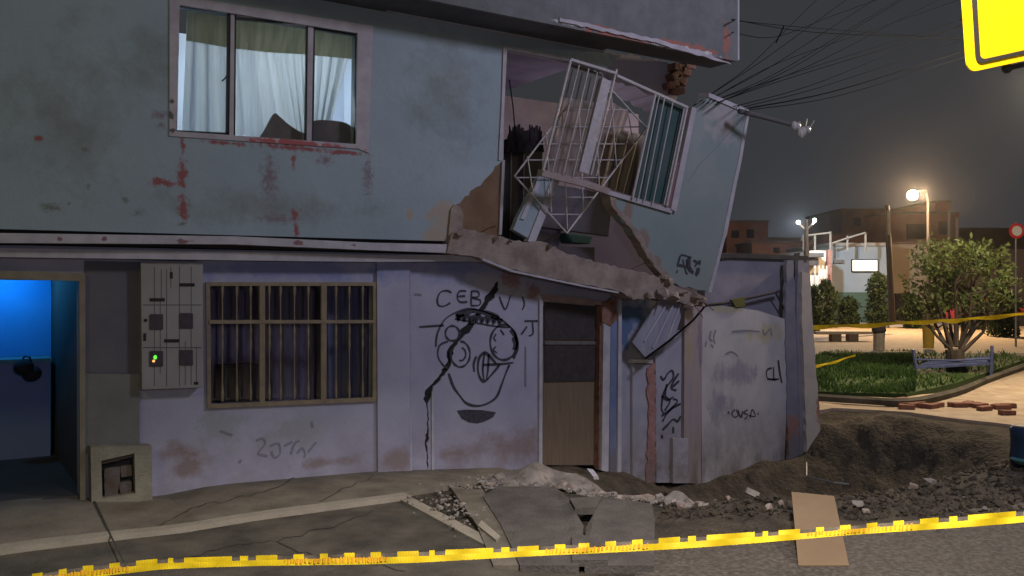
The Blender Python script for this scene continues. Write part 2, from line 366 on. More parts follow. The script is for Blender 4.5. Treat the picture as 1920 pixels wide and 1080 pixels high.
# window hole trim of the collapsed window
wf = MB()
wf.prism(q([(944,86),(951,92),(941,300),(935,300),(941,190)], UY-.02), (0, .12, 0)); wf.prism(q([(944,85),(1072,108),(1071,115),(951,92)], UY-.02), (0, .12, 0)); wf.build('opening_trim', m_trim2, house)
# window surround
sr = MB()
sr.prism(q([(318,-10),(700,48),(691,286),(684,284),(672,279),(318,255)], UY-.015), (0, .03, 0), [q([(337,9),(671,62),(668,270),(331,246)], UY-.015)])
sr.build('window_surround', m_trim2, house)
# window
w1 = MB(); yw = UY+.04
for a in ([(331,6),(337,6),(332,248),(326,248)],): w1.prism(q(a, yw), (0,.04,0))
wblue = w1.build('window', m_bluefr, house); wblue['label'] = 'upper window with white curtains, thin black frames'
fr = MB()
for a in ([(331,244),(432,249),(432,254),(331,249)], [(427,20),(433,21),(430,253),(424,252)], [(336,8),(436,22),(436,25),(336,12)], [(440,32),(580,43),(580,47),(440,36)] , [(440,26),(443,26),(441,258),(438,258)], [(575,44),(578,44),(575,266),(572,266)], [(588,50),(591,50),(588,268),(584,268)], [(588,50),(671,64),(671,67),(588,54)], [(668,62),(672,62),(669,272),(665,272)], [(584,266),(668,271),(668,275),(584,270)]):
    fr.prism(q(a, yw-.01), (0,.03,0))
fr.tube(q([(427,140),(421,148),(416,152)], yw-.03), .008)
fr.build('sash_frame', m_black, wblue)
mu = MB()
for a in ([(433,14),(440,15),(438,258),(430,257)], [(578,40),(588,42),(584,268),(575,267)]): mu.prism(q(a, yw-.02), (0,.05,0))
mu.prism(q([(440,22),(671,56),(671,64),(440,30)], yw-.005), (0,.03,0))
mu.build('mullion', m_trim2, wblue)
# slab bands between the storeys
b1 = MB(); b1.prism(q([(-60,436),(440,443),(700,455),(838,458),(836,474),(700,469),(440,458),(-60,455)], UY-.05), (0,.2,0)); b1.build('ledge', m_trim, house)
b2 = MB(); b2.prism(q([(-60,464),(440,472),(700,478),(850,478),(905,485),(905,491),(850,490),(700,491),(440,488),(-60,481)], UY+.07), (0,.3,0)); b2.build('soffit_moulding', m_trim, house)
b3 = MB(); b3.box((-6, UY+.09, Y(440,462,UY).z-.02), (Y(905,480).x, .3, Y(440,462,UY).z+.12)); b3.build('floor_slab', m_dark, house)
# eave
xe = Y(1128,110,-.3).x; ev = MB(); ev.box((-6, -.81, zE), (xe, .4, zE+.14)); ev.box((xe, -.81, zE), (XR, -.40, zE+.14)); ev.build('eave_slab', m_metal if False else mat('eave_grey', (.07,.07,.08), (.10,.10,.115), 4, bump=.2), house)
fa = MB(); fa.box((-6, -.86, zE-.0), (XR+.03, -.812, zE+1.2)); fa.build('fascia', m_peel, house)
fe = MB(); fe.box((XR+.03, -.86, zE+.02), (XR+.06, -.4, zE+1.2)); fe.build('fascia_end', m_trim2, house)
ft = MB(); P = jag([(1050,40),(1120,56),(1240,83),(1300,101),(1371,121),(1368,117),(1300,92),(1240,75),(1120,48),(1050,33)], 1.6, 9, 9, True); ft.prism(q(P, -.885), (0,.02,0)); ft.build('fascia_edge', m_trim2, house)
em = MB(); em.prism(q([(300,-75),(830,30),(985,60),(1138,88),(1134,97),(985,69),(830,40),(300,-65)], UY-.06), (0,.05,0)); em.build('eave_moulding', m_trim, house)
# interior of upper right room
zf = 2.62
xl = Y(846,420,0).x
rm = MB()
rm.box((xl-.3, 2.6, 1.9), (10.2, 2.7, zE)); 
rm.box((xl-.4, -.08, zf), (xl-.3, 2.6, zE))
rm.box((xl-.3, -.05, zE-.02), (Y(1120,150,0).x, 2.6, zE-.004))
light('torn_room_fill', 'POINT', (7.4, 1.0, 3.9), 9, (.92,.86,1.0), .2)  # added fill that brightens the torn open room
rm.build('room_wall', m_roomw, house)
sw = MB(); xs = Y(941,300,UY+.17).x
sw.prism([Y(820,318,.0), Y(941,250,0), Y(939,450,0), Y(840,470,0)], (0,.1,0)); sw.build('mud_wall', m_earth, house)
st = MB(); st.prism(q([(947,300),(941,440),(936,440),(942,300)], -.03), (0,.03,0)); st.build('door_edge_strip', m_trim2, house)
pw = MB(); pw.prism(q([(1000,395),(1150,330),(1330,380),(1330,600),(1000,500)], .75), (0,.1,0)); pw.build('partition', m_purple, house)
ch = MB(); P = q(jag([(1120,92),(1190,104),(1268,122),(1280,150),(1262,200),(1200,168),(1140,150),(1128,135)], 3, 8, 5, True), .35); ch.prism(P, (0,.5,0)); ch.build('ceiling_remnant', mat('ceiling_lavender', (.55,.50,.62), (.48,.44,.54), 3, bump=.15), house)
cb = MB()
rnd = random.Random(3)
for (a, b) in [(1268,128),(1280,136),(1262,142),(1274,152),(1258,160),(1286,124),(1266,170)]:
    c = Y(a+rnd.uniform(-2,2), b, .28); s_ = .045
    M3 = Matrix.Rotation(rnd.uniform(-.6,.6), 3, 'Y')
    pts = [c+M3@Vector((x*s_*2, y*s_*2, z*s_*1.1)) for y in (-1,1) for x, z in ((-1,-1),(1,-1),(1,1),(-1,1))]
    cb.hexa(pts)
cb.build('broken_brick', m_brick, house)
# lower wall with door, window, cracks
LWIN = [(391,533),(703,533),(702,748),(393,760)]
def crack(cl, seed, grow=0.0, fat=1.5):      # centre line points (x, y, width) -> closed outline
    rnd = random.Random(seed); P = []
    for (a, b, w), (c, d, v) in zip(cl[:-1], cl[1:]):
        k = max(1, int(math.hypot(c-a, d-b)/4.5))
        for t in range(k): f = t/k; P.append((a+(c-a)*f+rnd.uniform(-1.1,1.1), b+(d-b)*f, (w+(v-w)*f)*fat*rnd.uniform(.6,1.35)/2))
    P.append((cl[-1][0], cl[-1][1], .4)); P[0] = (P[0][0], P[0][1], .5)
    return [(x+w+grow, y+.25*w) for x, y, w in P]+[(x-w-grow, y-.25*w) for x, y, w in reversed(P)]
CR = [[(934,527,3),(929,541,7),(920,556,10),(910,570,6),(900,586,8),(889,598,8),(880,612,13),(871,622,11),(864,632,8),(856,641,5),(848,650,5),(843,662,7),(842,680,7),(838,690,7),(831,699,5),(823,711,6),(814,720,5),(807,728,5),(803,739,11),(800,749,8),(800,757,3),(801,765,2.2),(803,785,2),(802,806,2.6),(801,822,5),(799,832,3),(801,850,2),(802,880,2.5)],
      [(1131,846,3),(1132,872,3)]]
CRACKS = [crack(c, 60+k, 0, 1.0 if k else 1.45) for k, c in enumerate(CR)]; CRACK_SHADE = [crack(c, 60+k, 7, 1.0 if k else 1.45) for k, c in enumerate(CR)]
DL = [(42-120,519),(148,526),(153,938),(42-120,975)]
DR = [(1017,556),(1132,568),(1134,874),(1012,873)]
zb = -.9
def P0(a, y=0.0): return [Y(px, py, y) for px, py in a]
topz = Y(440,476,0).z+.1
xd1 = Y(153,700,0).x; xr = Y(1140,600,0).x
lw = MB()
doorL = [Vector((-1.2,0,zb)), Vector((-1.2,0,Y(100,522).z)), Y(148,526), Vector((Y(150,700).x,0,zb))]
doorR = [Vector((Y(1016,700).x,0,zb)), Y(1017,556), Y(1132,568), Vector((Y(1133,700).x,0,zb))]
out = [Vector((-6,0,zb))] + doorL + doorR + [Vector((Y(1150,700).x,0,zb)), Y(1152,548), Y(960,505), Y(905,480), Vector((-6,0,topz))]
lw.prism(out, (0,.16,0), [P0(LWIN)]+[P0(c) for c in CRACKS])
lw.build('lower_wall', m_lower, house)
for cc_ in CRACK_SHADE:
    ck = MB(); ck.prism(P0(cc_, .02), (0,.02,0)); ck.build('crack', m_black, house)  # black sheet behind each crack stands in for its inner shade
pl = MB(); pl.prism(P0([(707,489),(768,488),(770,896),(709,900)], -.045), (0,.04,0)); pl.build('pilaster', m_lower, house)
pl = MB(); pl.prism(P0([(158,489),(262,491),(262,700),(158,699)], -.012), (0,.010,0)); pl.build('slate_pier', mat('dull_slate', (.10,.10,.13), (.14,.13,.15), 2, bump=.2), house)  # upper pier face coloured darker than the wall round it
pl = MB(); pl.prism(P0([(155,700),(262,702),(262,850),(158,850)], -.03), (0,.025,0)); pl.build('plaster_patch', mat('grey_render', (.15,.15,.15), (.19,.19,.185), 3, bump=.2), house)
cl = MB(); cl.prism(P0([(810,735),(813,735),(814,885),(810,885)], -.02), (0,.018,0)); cl.prism(P0([(769,500),(771,500),(772,895),(770,895)], -.02), (0,.018,0)); cl.build('wall_bead', m_trim, house)
# dark rooms behind the ground floor
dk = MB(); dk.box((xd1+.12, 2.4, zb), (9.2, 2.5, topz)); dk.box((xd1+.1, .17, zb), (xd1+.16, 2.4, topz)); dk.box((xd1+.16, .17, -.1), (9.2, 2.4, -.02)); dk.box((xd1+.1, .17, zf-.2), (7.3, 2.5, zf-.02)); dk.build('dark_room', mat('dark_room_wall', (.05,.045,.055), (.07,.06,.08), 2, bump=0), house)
# graffiti drawing and writing
gr = MB(); NF = (0,-1,0)
def stroke(mb, pts, w=.022, y=-.001, k=5, lift=.004): mb.ribbon([Y(a, b, y) for a, b in smooth_pts(pts, k)], w*1.25, NF, lift)
for pts in [
    [(846,549),(838,545),(826,548),(820,560),(822,572),(832,574),(844,568)],                      # C
    [(874,546),(862,546),(857,556),(862,566),(876,566)], [(858,556),(872,555)],                    # E
    [(884,545),(883,572)], [(884,546),(896,547),(897,556),(885,558),(900,563),(898,572),(883,573)],# B
    [(936,556),(947,580),(957,554)], [(979,556),(983,570),(979,581)],
    [(983,602),(1008,602)], [(998,604),(999,625),(991,630)], [(988,612),(977,627)],
    [(786,613),(832,610)]]: stroke(gr, pts, .018)
ring = lambda cx, cy, rx, ry, a0=0, a1=360, n=16: [(cx+rx*math.cos(math.radians(a0+(a1-a0)*i/n)), cy+ry*math.sin(math.radians(a0+(a1-a0)*i/n))) for i in range(n+1)]
for pts, w in [
    ([(817,650),(820,625),(835,598),(862,583),(885,579),(912,586),(938,598),(957,614)], .018),
    (ring(848,625,13,14), .020), (ring(863,664,18,24,-90,200), .020), (ring(864,664,9,12,-80,110), .018), ([(840,640),(824,648),(821,668),(832,686),(842,690)], .018),
    (ring(944,642,25,33), .024), ([(957,618),(968,635),(970,655),(962,672)], .035), ([(963,632),(967,645),(963,656)], .05),
    ([(930,626),(926,634),(930,640)], .016), ([(929,650),(925,656),(932,662)], .016),([(938,618),(945,628)], .016),
    ([(908,660),(898,672),(896,695),(902,712),(910,714),(920,704),(932,690),(936,683)], .026), ([(893,668),(888,682),(889,697)], .022), ([(908,662),(905,690),(907,712)], .02), ([(916,664),(915,690),(912,710)], .02), ([(905,684),(935,683),(962,680)], .022), ([(908,660),(918,668),(930,682)], .03),
    ([(841,700),(850,725),(862,742),(873,755),(890,761),(910,758),(930,745),(940,722),(948,700),(955,684)], .024),
    ([(853,598),(930,612),(955,614)], .016)]: stroke(gr, pts, w)
for a in range(8): x = 856+a*11; stroke(gr, [(x, 588+a*.8), (x+3, 600+a), (x+7, 590+a)], .03, k=3)
stroke(gr, [(856,594),(870,587),(890,583),(915,588),(935,597)], .05)
bl = [(857,770),(875,768),(905,769),(930,773),(925,782),(910,790),(895,794),(880,792),(866,785)]
gr.prism([Y(a, b, -.006) for a, b in bl], (0,.004,0))
gr.build('graffiti', m_paint, house)
for grp in ([[(480,826),(492,822),(497,832),(484,850),(502,855)], [(507,836),(522,832),(525,850),(515,858),(508,846)], [(533,836),(548,828)], [(545,852),(552,832),(562,826)], [(557,850),(566,840),(572,850),(570,858)], [(577,848),(590,832),(594,830)], [(584,790),(586,802)]],
            [[(412,808),(436,816)]], [[(452,862),(448,868)]], [[(985,650),(985,725)]], [[(776,552),(790,553)]]):
    gf = MB()
    for pts in grp: stroke(gf, pts, .018)
    gf.build('scribble', m_faint, house)
# ----- ground floor window, bars
w2 = MB(); yb = -.03
w2.prism(P0([(386,529),(708,529),(707,753),(389,766)], yb), (0,.035,0), [P0([(394,536),(700,536),(699,745),(396,758)], yb)])
for k, a in enumerate(([(487,532),(497,532),(497,757),(487,758)], [(603,532),(613,532),(612,754),(602,754)], [(392,600),(702,600),(702,606),(392,607)])): w2.prism(P0(a, yb-(.004 if k < 2 else .009)), (0,.04,0))
wnd = w2.build('window', m_ochre, house); wnd['label'] = 'ground floor window behind spear shaped brown bars'
for x in (417,444,470,505,526,552,578,630,655,680):
    s2 = MB(); y0, y1 = 536, 750+(500-x)*.03
    ks = [(y0,.010),(y0+6,.016),(y0+22,.007),(y0+56,.006),(y0+64,.009),(y0+76,.008),(y0+86,.015),(y0+98,.008),(y0+108,.015),(y0+124,.006),(y1-36,.006),(y1-14,.016),(y1,.010)]
    s2.tube([Y(x, k[0], yb+.012) for k in ks], [k[1] for k in ks], 6); s2.build('bar', m_ochre, wnd)
gl = MB(); gl.prism(P0([(394,536),(700,536),(699,745),(396,758)], .13), (0,.006,0))
mg = bpy.data.materials.new('window_glass'); mg.use_nodes = True; t = mg.node_tree; gb = t.nodes.new('ShaderNodeBsdfGlossy'); gb.inputs['Roughness'].default_value = .05; tb = t.nodes.new('ShaderNodeBsdfTransparent'); mx = t.nodes.new('ShaderNodeMixShader'); mx.inputs[0].default_value = .06
t.links.new(tb.outputs[0], mx.inputs[1]); t.links.new(gb.outputs[0], mx.inputs[2]); t.links.new(mx.outputs[0], t.nodes['Material Output'].inputs[0])
gl.build('pane', mg, wnd)
gl = MB(); gl.prism(q([(337,10),(670,64),(667,268),(331,244)], yw+.03), (0,.004,0)); gl.build('pane', mg, wblue)
# ----- entrance at far left: corridor with blue light
jb = MB()
jb.prism(P0([(-80,505),(150,512),(160,512),(160,948),(150,944),(149,527),(-80,520)], -.06), (0,.055,0)); jb.build('door_surround', mat('surround_ochre', (.20,.17,.13), (.25,.22,.17), 5, bump=.2), house)
co = MB(); cx0 = -1.4; cx1 = xd1+.02; ye = 2.7
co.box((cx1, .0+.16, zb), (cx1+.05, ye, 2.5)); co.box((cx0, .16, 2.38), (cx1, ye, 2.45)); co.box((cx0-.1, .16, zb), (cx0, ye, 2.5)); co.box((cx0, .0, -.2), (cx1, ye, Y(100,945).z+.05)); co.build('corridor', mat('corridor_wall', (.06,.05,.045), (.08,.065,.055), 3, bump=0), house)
ce = MB(); ce.box((cx0, ye, -.1), (cx1, ye+.06, 2.5)); ce.build('corridor_end', mat('corridor_blue', (.05,.34,.75), (.04,.30,.70), 2, bump=0), house)
cc = MB(); zc = Y(60,672,ye-.4).z; cc.box((cx0, ye-.42, 0), (cx1-.05, ye-.05, zc-.04)); oc = tag(cc.build('counter', mat('counter_blue', (.22,.28,.60), (.24,.30,.62), 2, bump=0)), 'low dark blue counter at the end of the blue lit entrance', 'counter')
c2 = MB(); c2.box((cx0, ye-.46, zc-.04), (cx1-.04, ye-.02, zc)); c2.build('counter_top', mat('counter_teal', (.12,.28,.34), bump=0), oc)
bgm = MB(); bgm.ball(Y(45,688,ye-.6), (.10,.09,.09), 9, 7); bgm.ball(Y(60,700,ye-.58), (.10,.08,.09), 9, 7); bgm.tube([Y(40,680,ye-.6), Y(46,668,ye-.6), Y(56,670,ye-.6), Y(60,684,ye-.6)], .012)
tag(bgm.build('bag', m_darkfab, smooth=True), 'black bag hanging before the counter in the blue lit entrance', 'bag')
light('entrance_blue_lamp', 'POINT', (cx1-.5, ye-.5, 2.2), 17, (.06, .45, 1.0), .06)
# ----- right-hand entrance door
dr = MB(); dr.prism(P0([(1020,572),(1124,580),(1126,872),(1017,872)], .09), (0,.05,0)); door = dr.build('door', mat('door_brown', (.16,.115,.08), (.20,.145,.10), 4, bump=.1, stretch=(8,8,.6)), house)
d2 = MB()
d2.prism(P0([(1022,640),(1118,641),(1118,646),(1022,646)], .07), (0,.02,0)); d2.build('rail', m_metal, door)
d3 = MB(); d3.prism(P0([(1022,566),(1118,574),(1119,638),(1022,637)], .075), (0,.014,0)); d3.prism(P0([(1022,648),(1118,648),(1119,714),(1022,716)], .075), (0,.014,0)); d3.build('door_glass', mat('door_glass', (.045,.04,.045), (.065,.055,.06), 18, rough=.35, bump=.05), door)
dj = MB(); dj.prism(P0([(1012,555),(1018,555),(1017,872),(1011,872)], -.03), (0,.12,0)); dj.prism(P0([(1132,600),(1145,602),(1141,885),(1128,882)], -.04), (0,.14,0)); dj.build('door_jamb', m_trim, house)
dl = MB(); dl.prism(P0([(1125,566),(1132,568),(1130,880),(1122,878)], .0), (0,.1,0)); dl.prism(P0(jag([(1128,566),(1155,558),(1158,598),(1145,612),(1130,604)], 2, 6, 2, True), -.05), (0,.1,0)); dl.build('exposed_brick', m_brick, house)
# lintel fragments over the door
lt = MB(); lt.prism(P0(jag([(1016,552),(1060,556),(1130,564),(1130,572),(1060,568),(1016,562)], 1.5, 8, 3, True), -.035), (0,.03,0)); lt.build('lintel', mat('stained_lintel', (.27,.18,.20), (.34,.25,.27), 7, bump=.3), house)
# right pier of the entrance and blue alcove
rp = MB(); rp.prism(P0([(1146,552),(1160,556),(1160,900),(1142,898)], -.02), (0,.3,0)); rp.build('blue_pier', m_blue, house)
rp = MB(); rp.prism(P0([(1160,560),(1166,560),(1165,902),(1158,902)], -.05), (0,.3,0)); rp.build('corner_bead', m_trim, house)
al = MB(); al.prism(P0([(1164,556),(1246,560),(1238,905),(1162,905)], .02), (0,.1,0)); al.build('alcove_wall', mat('alcove_paint', (.30,.30,.38), (.36,.35,.43), 3, bump=.2, grime=((.15,.12,.11), -.6, .3, 1.0), patches=[((.09,.14,.26), 2, .5, [E(1180,590,40,60,0), E(1172,640,14,60,0)])]), house)
al = MB(); al.prism(P0([(1186,682),(1226,684),(1226,905),(1186,905)], -.03), (0,.05,0)); al.build('low_pier', m_lav, house)
al = MB(); al.prism(P0([(1186,675),(1224,675),(1224,681),(1186,681)], -.06), (0,.08,0)); al.build('pier_cap', m_trim, house)
al = MB(); al.prism(P0(jag([(1214,690),(1228,680),(1230,760),(1228,905),(1212,905),(1216,800)], 2.5, 10, 8, True), -.055), (0,.06,0)); al.build('rusty_strip', mat('rust_red', (.26,.12,.12), (.33,.20,.20), 6, bump=.4, grime=((.13,.10,.09), -.5, .2, .9)), house)
al = MB(); al.prism(P0([(1229,668),(1236,655),(1300,600),(1300,905),(1231,905)], -.02), (0,.1,0)); al.build('narrow_wall', m_lav, house)
tg = MB()
for pts in [[(1238,705),(1244,712),(1252,700),(1260,695),(1262,708),(1250,725),(1243,740),(1240,765),(1244,775)], [(1272,700),(1262,716),(1258,728),(1268,732)], [(1273,714),(1260,726)], [(1250,720),(1247,742),(1256,752),(1246,770)], [(1240,780),(1256,768),(1270,752),(1262,748)], [(1240,742),(1252,750),(1262,744)], [(1276,757),(1262,764),(1250,776),(1242,790)], [(1276,780),(1270,790),(1262,786),(1252,796),(1242,806)], [(1262,800),(1262,812)], [(1240,815),(1242,822)]]: stroke(tg, pts, .026, -.022)
tg.build('graffiti', m_paint, house)
# reddish column right of the narrow wall
cm = MB(); cm.prism(P0([(1284,560),(1318,560),(1314,908),(1282,905)], -.08), (0,.2,0)); cm.build('column', mat('column_pinkish', (.34,.28,.27), (.28,.25,.30), 3, bump=.25, grime=((.15,.12,.11), -.6, .4, 1.0), stretch=(4,4,.6), patches=[((.33,.27,.18), 3, .5, [E(1284,650,10,50,0)]), ((.22,.17,.24), 3, .5, [E(1306,640,8,60,0)])]), house)
cs = MB(); cs.prism(P0([(1262,822),(1290,822),(1290,906),(1262,906)], -.09), (0,.1,0)); cs.build('post', m_lav, house)
# niche box at the pavement
ni = MB(); ni.prism(P0([(170,838),(284,836),(286,950),(172,960)], -.16), (0,.15,0), [P0([(190,864),(252,850),(254,925),(192,935)], -.16)])
nb = ni.build('meter_niche', mat('niche_cement', (.22,.20,.16), (.28,.26,.21), 6, bump=.5), house)
n2 = MB(); n2.prism(P0([(185,855),(260,845),(262,935),(186,940)], -.03), (0,.02,0)); n2.build('niche_back', m_dark, nb)
n3 = MB()
for a in ([(190,860),(256,848),(256,856),(190,870)], [(196,880),(225,876),(222,930),(196,932)], [(226,875),(246,872),(247,892),(228,895)], [(224,905),(246,902),(246,924),(226,926)]): n3.prism(P0(jag(a,1.5,9,4,True), -.10), (0,.04,0))
n3.build('broken_panel', mat('niche_brown', (.09,.065,.05), (.13,.11,.11), 8, bump=.4), nb)
# meter cabinet
mcb = MB(); mcb.prism(P0([(264,492),(381,492),(380,727),(266,731)], -.12), (0,.115,0)); mc = mcb.build('meter_cabinet', mat('cabinet_grey', (.25,.235,.24), (.30,.285,.30), 2, rough=.6, bump=.05), house, bevel=.006)
ml = MB()
for (x, a, b_) in ((289,500,724),(312,505,724),(336,498,724),(358,500,722),(300,560,700),(347,640,722),(368,650,722),(320,500,540),(302,505,560)): ml.prism(P0([(x,a),(x+1.1,a),(x+1.1,b_),(x,b_)], -.1225), (0,.003,0))
for (y_, a, b_) in ((571,268,378),(651,268,378)): ml.prism(P0([(a,y_),(b_,y_),(b_,y_+1.5),(a,y_+1.5)], -.1226), (0,.003,0))
ml.build('door_seam', mat('seam_grey', (.10,.09,.10), bump=0), mc)
for k, (a, b, w, h) in enumerate([(337,531,28,6),(281,559,28,6),(308,636,28,6),(270,598,6,5),(269,625,5,14),(364,716,8,5),(319,510,5,12)]):
    s2 = MB(); s2.prism(P0([(a,b),(a+w,b),(a+w,b+h),(a,b+h)], -.126), (0,.006,0)); s2.build('slot', m_dark, mc)
for a, b in ((281,589),(337,587),(281,658),(337,656)):
    s2 = MB(); s2.prism(P0([(a,b),(a+25,b),(a+25,b+29),(a,b+29)], -.134), (0,.014,0)); mw = s2.build('meter_window', mat('meter_glass', (.05,.04,.055), (.07,.06,.075), 20, rough=.3, bump=0), mc, bevel=.005)
sl = MB(); c = Y(291,670,-.14); sl.ball(c, (.016,.005,.020)); sl.build('indicator_light', emis('led_green', (.12,.9,.05), 1.3), mc)
sl = MB(); c = Y(288,677,-.146); sl.ball(c, (.013,.005,.013)); sl.build('indicator_light', emis('led_orange', (1,.45,.15), 1.3), mc)

# ------------------------------------------------------------------ curtains and room of the upper left window
rl = MB(); rx0 = Y(300,100,0).x-.6; rx1 = Y(700,100,0).x+.4
rl.box((rx0, 1.8, zf), (rx1, 1.86, zE)); rl.box((rx0, -.05, zf-.0), (rx0+.05, 1.8, zE)); rl.box((rx1, -.05, zf), (rx1+.05, 1.8, zE)); rl.box((rx0, -.05, zf), (rx1, 1.8, zf+.05)); rl.build('lit_room', m_roomwhite, house)
light('upstairs_room_lamp', 'POINT', ((rx0+rx1)/2+.35, 1.1, 4.5), 50, (.82, .92, 1.0), .12)
def curtain(name, pts_top, pts_bot, y0, m, amp=.035, nf=14, n=90, rows=10, seed=1, dents=0):
    rnd = random.Random(seed); mb = MB(); ph = [rnd.uniform(0,6) for _ in range(6)]
    for j in range(rows+1):
        t = j/rows
        for i in range(n+1):
            u = i/n
            def lerp(P):
                f = u*(len(P)-1); k = min(int(f), len(P)-2); return (P[k][0]+(P[k+1][0]-P[k][0])*(f-k), P[k][1]+(P[k+1][1]-P[k][1])*(f-k))
            a = lerp(pts_top); b = lerp(pts_bot)
            yy = y0+amp*(math.sin(u*nf*6.28+ph[0]+.8*math.sin(u*9+ph[1]))+.5*math.sin(u*nf*2.3*6.28+ph[2]+t))*(0.5+.5*t)
            mb.v.append(Y(a[0]+(b[0]-a[0])*t, a[1]+(b[1]-a[1])*t, yy))
    mb.f = [(j*(n+1)+i, j*(n+1)+i+1, (j+1)*(n+1)+i+1, (j+1)*(n+1)+i) for j in range(rows) for i in range(n)]; mb.m = [0]*len(mb.f)
    return mb
m_sheer = mat('curtain_sheer', (.62,.66,.66), (.50,.56,.58), 5, rough=.9, bump=0, trans=.6, stretch=(6,1,.3))
m_val = mat('curtain_valance', (.40,.38,.26), (.30,.30,.20), 4, rough=.9, bump=0, trans=.5, stretch=(6,1,.5))
m_pile = mat('pile_cloth', (.20,.17,.16), (.14,.12,.12), 5, rough=.9, bump=.1, trans=.3)
ct = curtain('curtain', [(352,-5),(672,40)], [(341,255),(560,285),(606,285)], .02, m_sheer, seed=4)
oc = tag(ct.build('curtain', m_sheer, smooth=True, recalc=False), 'thin white curtain with an olive top band behind the lit upper window', 'curtain')
vb = MB()
cv = curtain('valance', [(352,-10),(672,40)], [(349,76),(430,90),(500,98),(570,102),(672,112)], -.03, m_val, amp=.02, seed=4)
cv.build('valance', m_val, oc, smooth=True, recalc=False)
pm = MB(); P = [(470,285),(485,262),(500,240),(514,214),(522,216),(545,236),(575,250),(590,226),(640,228),(662,238),(690,248),(690,300),(470,295)]
pm.prism(q(smooth_pts(P,3), -.085), (0,.06,0)); tag(pm.build('blanket_heap', m_pile), 'brownish heap of blankets behind the bottom of the lit window', 'blankets')
# ground floor curtains
c1 = curtain('c', [(600,525),(710,525)], [(606,770),(706,770)], .42, m_darkfab, amp=.03, nf=6, n=40, seed=2)
tag(c1.build('curtain', mat('curtain_blue', (.13,.14,.30), (.19,.19,.34), 3, bump=0, trans=.2, stretch=(5,1,.4)), smooth=True, recalc=False), 'blue curtain in the right third of the barred ground floor window', 'curtain')
c1 = curtain('c', [(380,525),(606,525)], [(380,775),(606,770)], .55, m_darkfab, amp=.03, nf=9, n=60, seed=5)
tag(c1.build('curtain', mat('curtain_plum', (.12,.10,.16), (.20,.18,.30), 2, bump=0, trans=.2, stretch=(4,1,.5)), smooth=True, recalc=False), 'dark plum curtain filling the left of the barred ground floor window', 'curtain')
bx = MB(); a = Y(412,685,.3); b_ = Y(482,760,.3); bx.box((a.x, .25, b_.z), (b_.x, .48, a.z)); bx.box((a.x+.03, .24, b_.z+.03), (b_.x-.03, .25, a.z-.03)); tag(bx.build('cabinet', m_dark, bevel=.01), 'black box standing inside the barred ground floor window', 'box')

# ------------------------------------------------------------------ collapsed corner: furniture, beam, grille, wall fragment
wd = MB(); wd.prism(q([(944,262),(975,255),(1000,268),(1018,262),(1012,480),(938,460)], .6), (0,.5,0)); ow = tag(wd.build('wardrobe', m_dark), 'black wardrobe standing in the torn open upstairs room', 'wardrobe')
w3 = MB()
for x in (958,982): w3.prism(q([(x,270),(x+2,270),(x,450),(x-2,450)], .59), (0,.01,0))
w3.build('door_edge', m_pile, ow)
cl = MB(); rnd = random.Random(8)
for i in range(26):
    x = 955+i*2.4; cl.tube([Y(x, 232+rnd.uniform(0,14), .55), Y(x+rnd.uniform(-4,4), 262, .52), Y(x+rnd.uniform(-6,6), 285, .55)], [.01,.03,.02], 5)
tag(cl.build('hanging_clothes', m_darkfab), 'ragged dark clothes hanging over the black wardrobe', 'clothes')
wi = MB(); wi.tube([Y(955,150,.3), Y(962,200,.3), Y(966,250,.25), Y(972,285,.2)], .008); tag(wi.build('loose_cable', m_wire), 'thin black cable dangling inside the torn open upstairs room', 'cable')
cr_ = curtain('c', [(1060,150),(1120,175),(1180,210)], [(1020,318),(1080,335),(1135,352)], .22, m_pile, amp=.03, nf=5, n=50, seed=9)
tag(cr_.build('curtain', mat('curtain_rose', (.27,.20,.20), (.20,.17,.15), 3, bump=0, stretch=(4,1,.5)), smooth=True, recalc=False), 'dusty rose curtain hanging behind the tilted barred window', 'curtain')
cr_ = curtain('c', [(1150,240),(1235,260)], [(1130,350),(1200,372)], .1, m_pile, amp=.03, nf=4, n=40, seed=10)
tag(cr_.build('curtain', mat('curtain_tan', (.30,.25,.20), (.24,.19,.16), 3, bump=0, stretch=(4,1,.5)), smooth=True, recalc=False), 'tan curtain bunched low behind the middle of the tilted window', 'curtain')
pn = MB(); pn.prism(q([(1040,345),(1150,365),(1142,443),(1010,425)], .35), (0,.08,0)); tag(pn.build('cupboard_door', mat('charcoal_board', (.075,.07,.10), (.09,.085,.115), 3, bump=.05), bevel=.01), 'dark charcoal board wedged behind the dangling lattice', 'board')
pn = MB(); pn.prism(q([(1060,436),(1114,443),(1108,457),(1072,455)], .34), (0,.25,0)); tag(pn.build('basin', mat('teal_plastic', (.06,.14,.16), bump=0), bevel=.02), 'small teal plastic basin under the charcoal board', 'basin')
pn = MB(); pn.prism(q([(1006,418),(1052,428),(1047,470),(1002,452)], .38), (0,.2,0)); tag(pn.build('crate', mat('grey_crate', (.09,.08,.10), bump=.1)), 'dark grey crate between the leaning plank and the teal basin', 'crate')
# leaning turquoise plank with white edge
pk = MB(); pk.prism(q(jag([(1012,328),(1040,336),(1000,452),(962,430),(975,400)], 1, 10, 6, True), -.12), (0,.08,0)); opk = tag(pk.build('leaning_plank', mat('plank_blue', (.25,.31,.37), (.31,.36,.42), 4, bump=.15)), 'pale blue piece of wall leaning under the tilted window with one white edge', 'plank')
pk = MB(); pk.prism(q([(1036,334),(1050,338),(1003,456),(990,452)], -.15), (0,.1,0)); pk.build('white_edge', m_trim, opk)
pk = MB(); pk.prism(q([(1006,342),(1012,344),(984,412),(976,410)], -.14), (0,.1,0)); pk.build('white_edge', m_trim, opk)
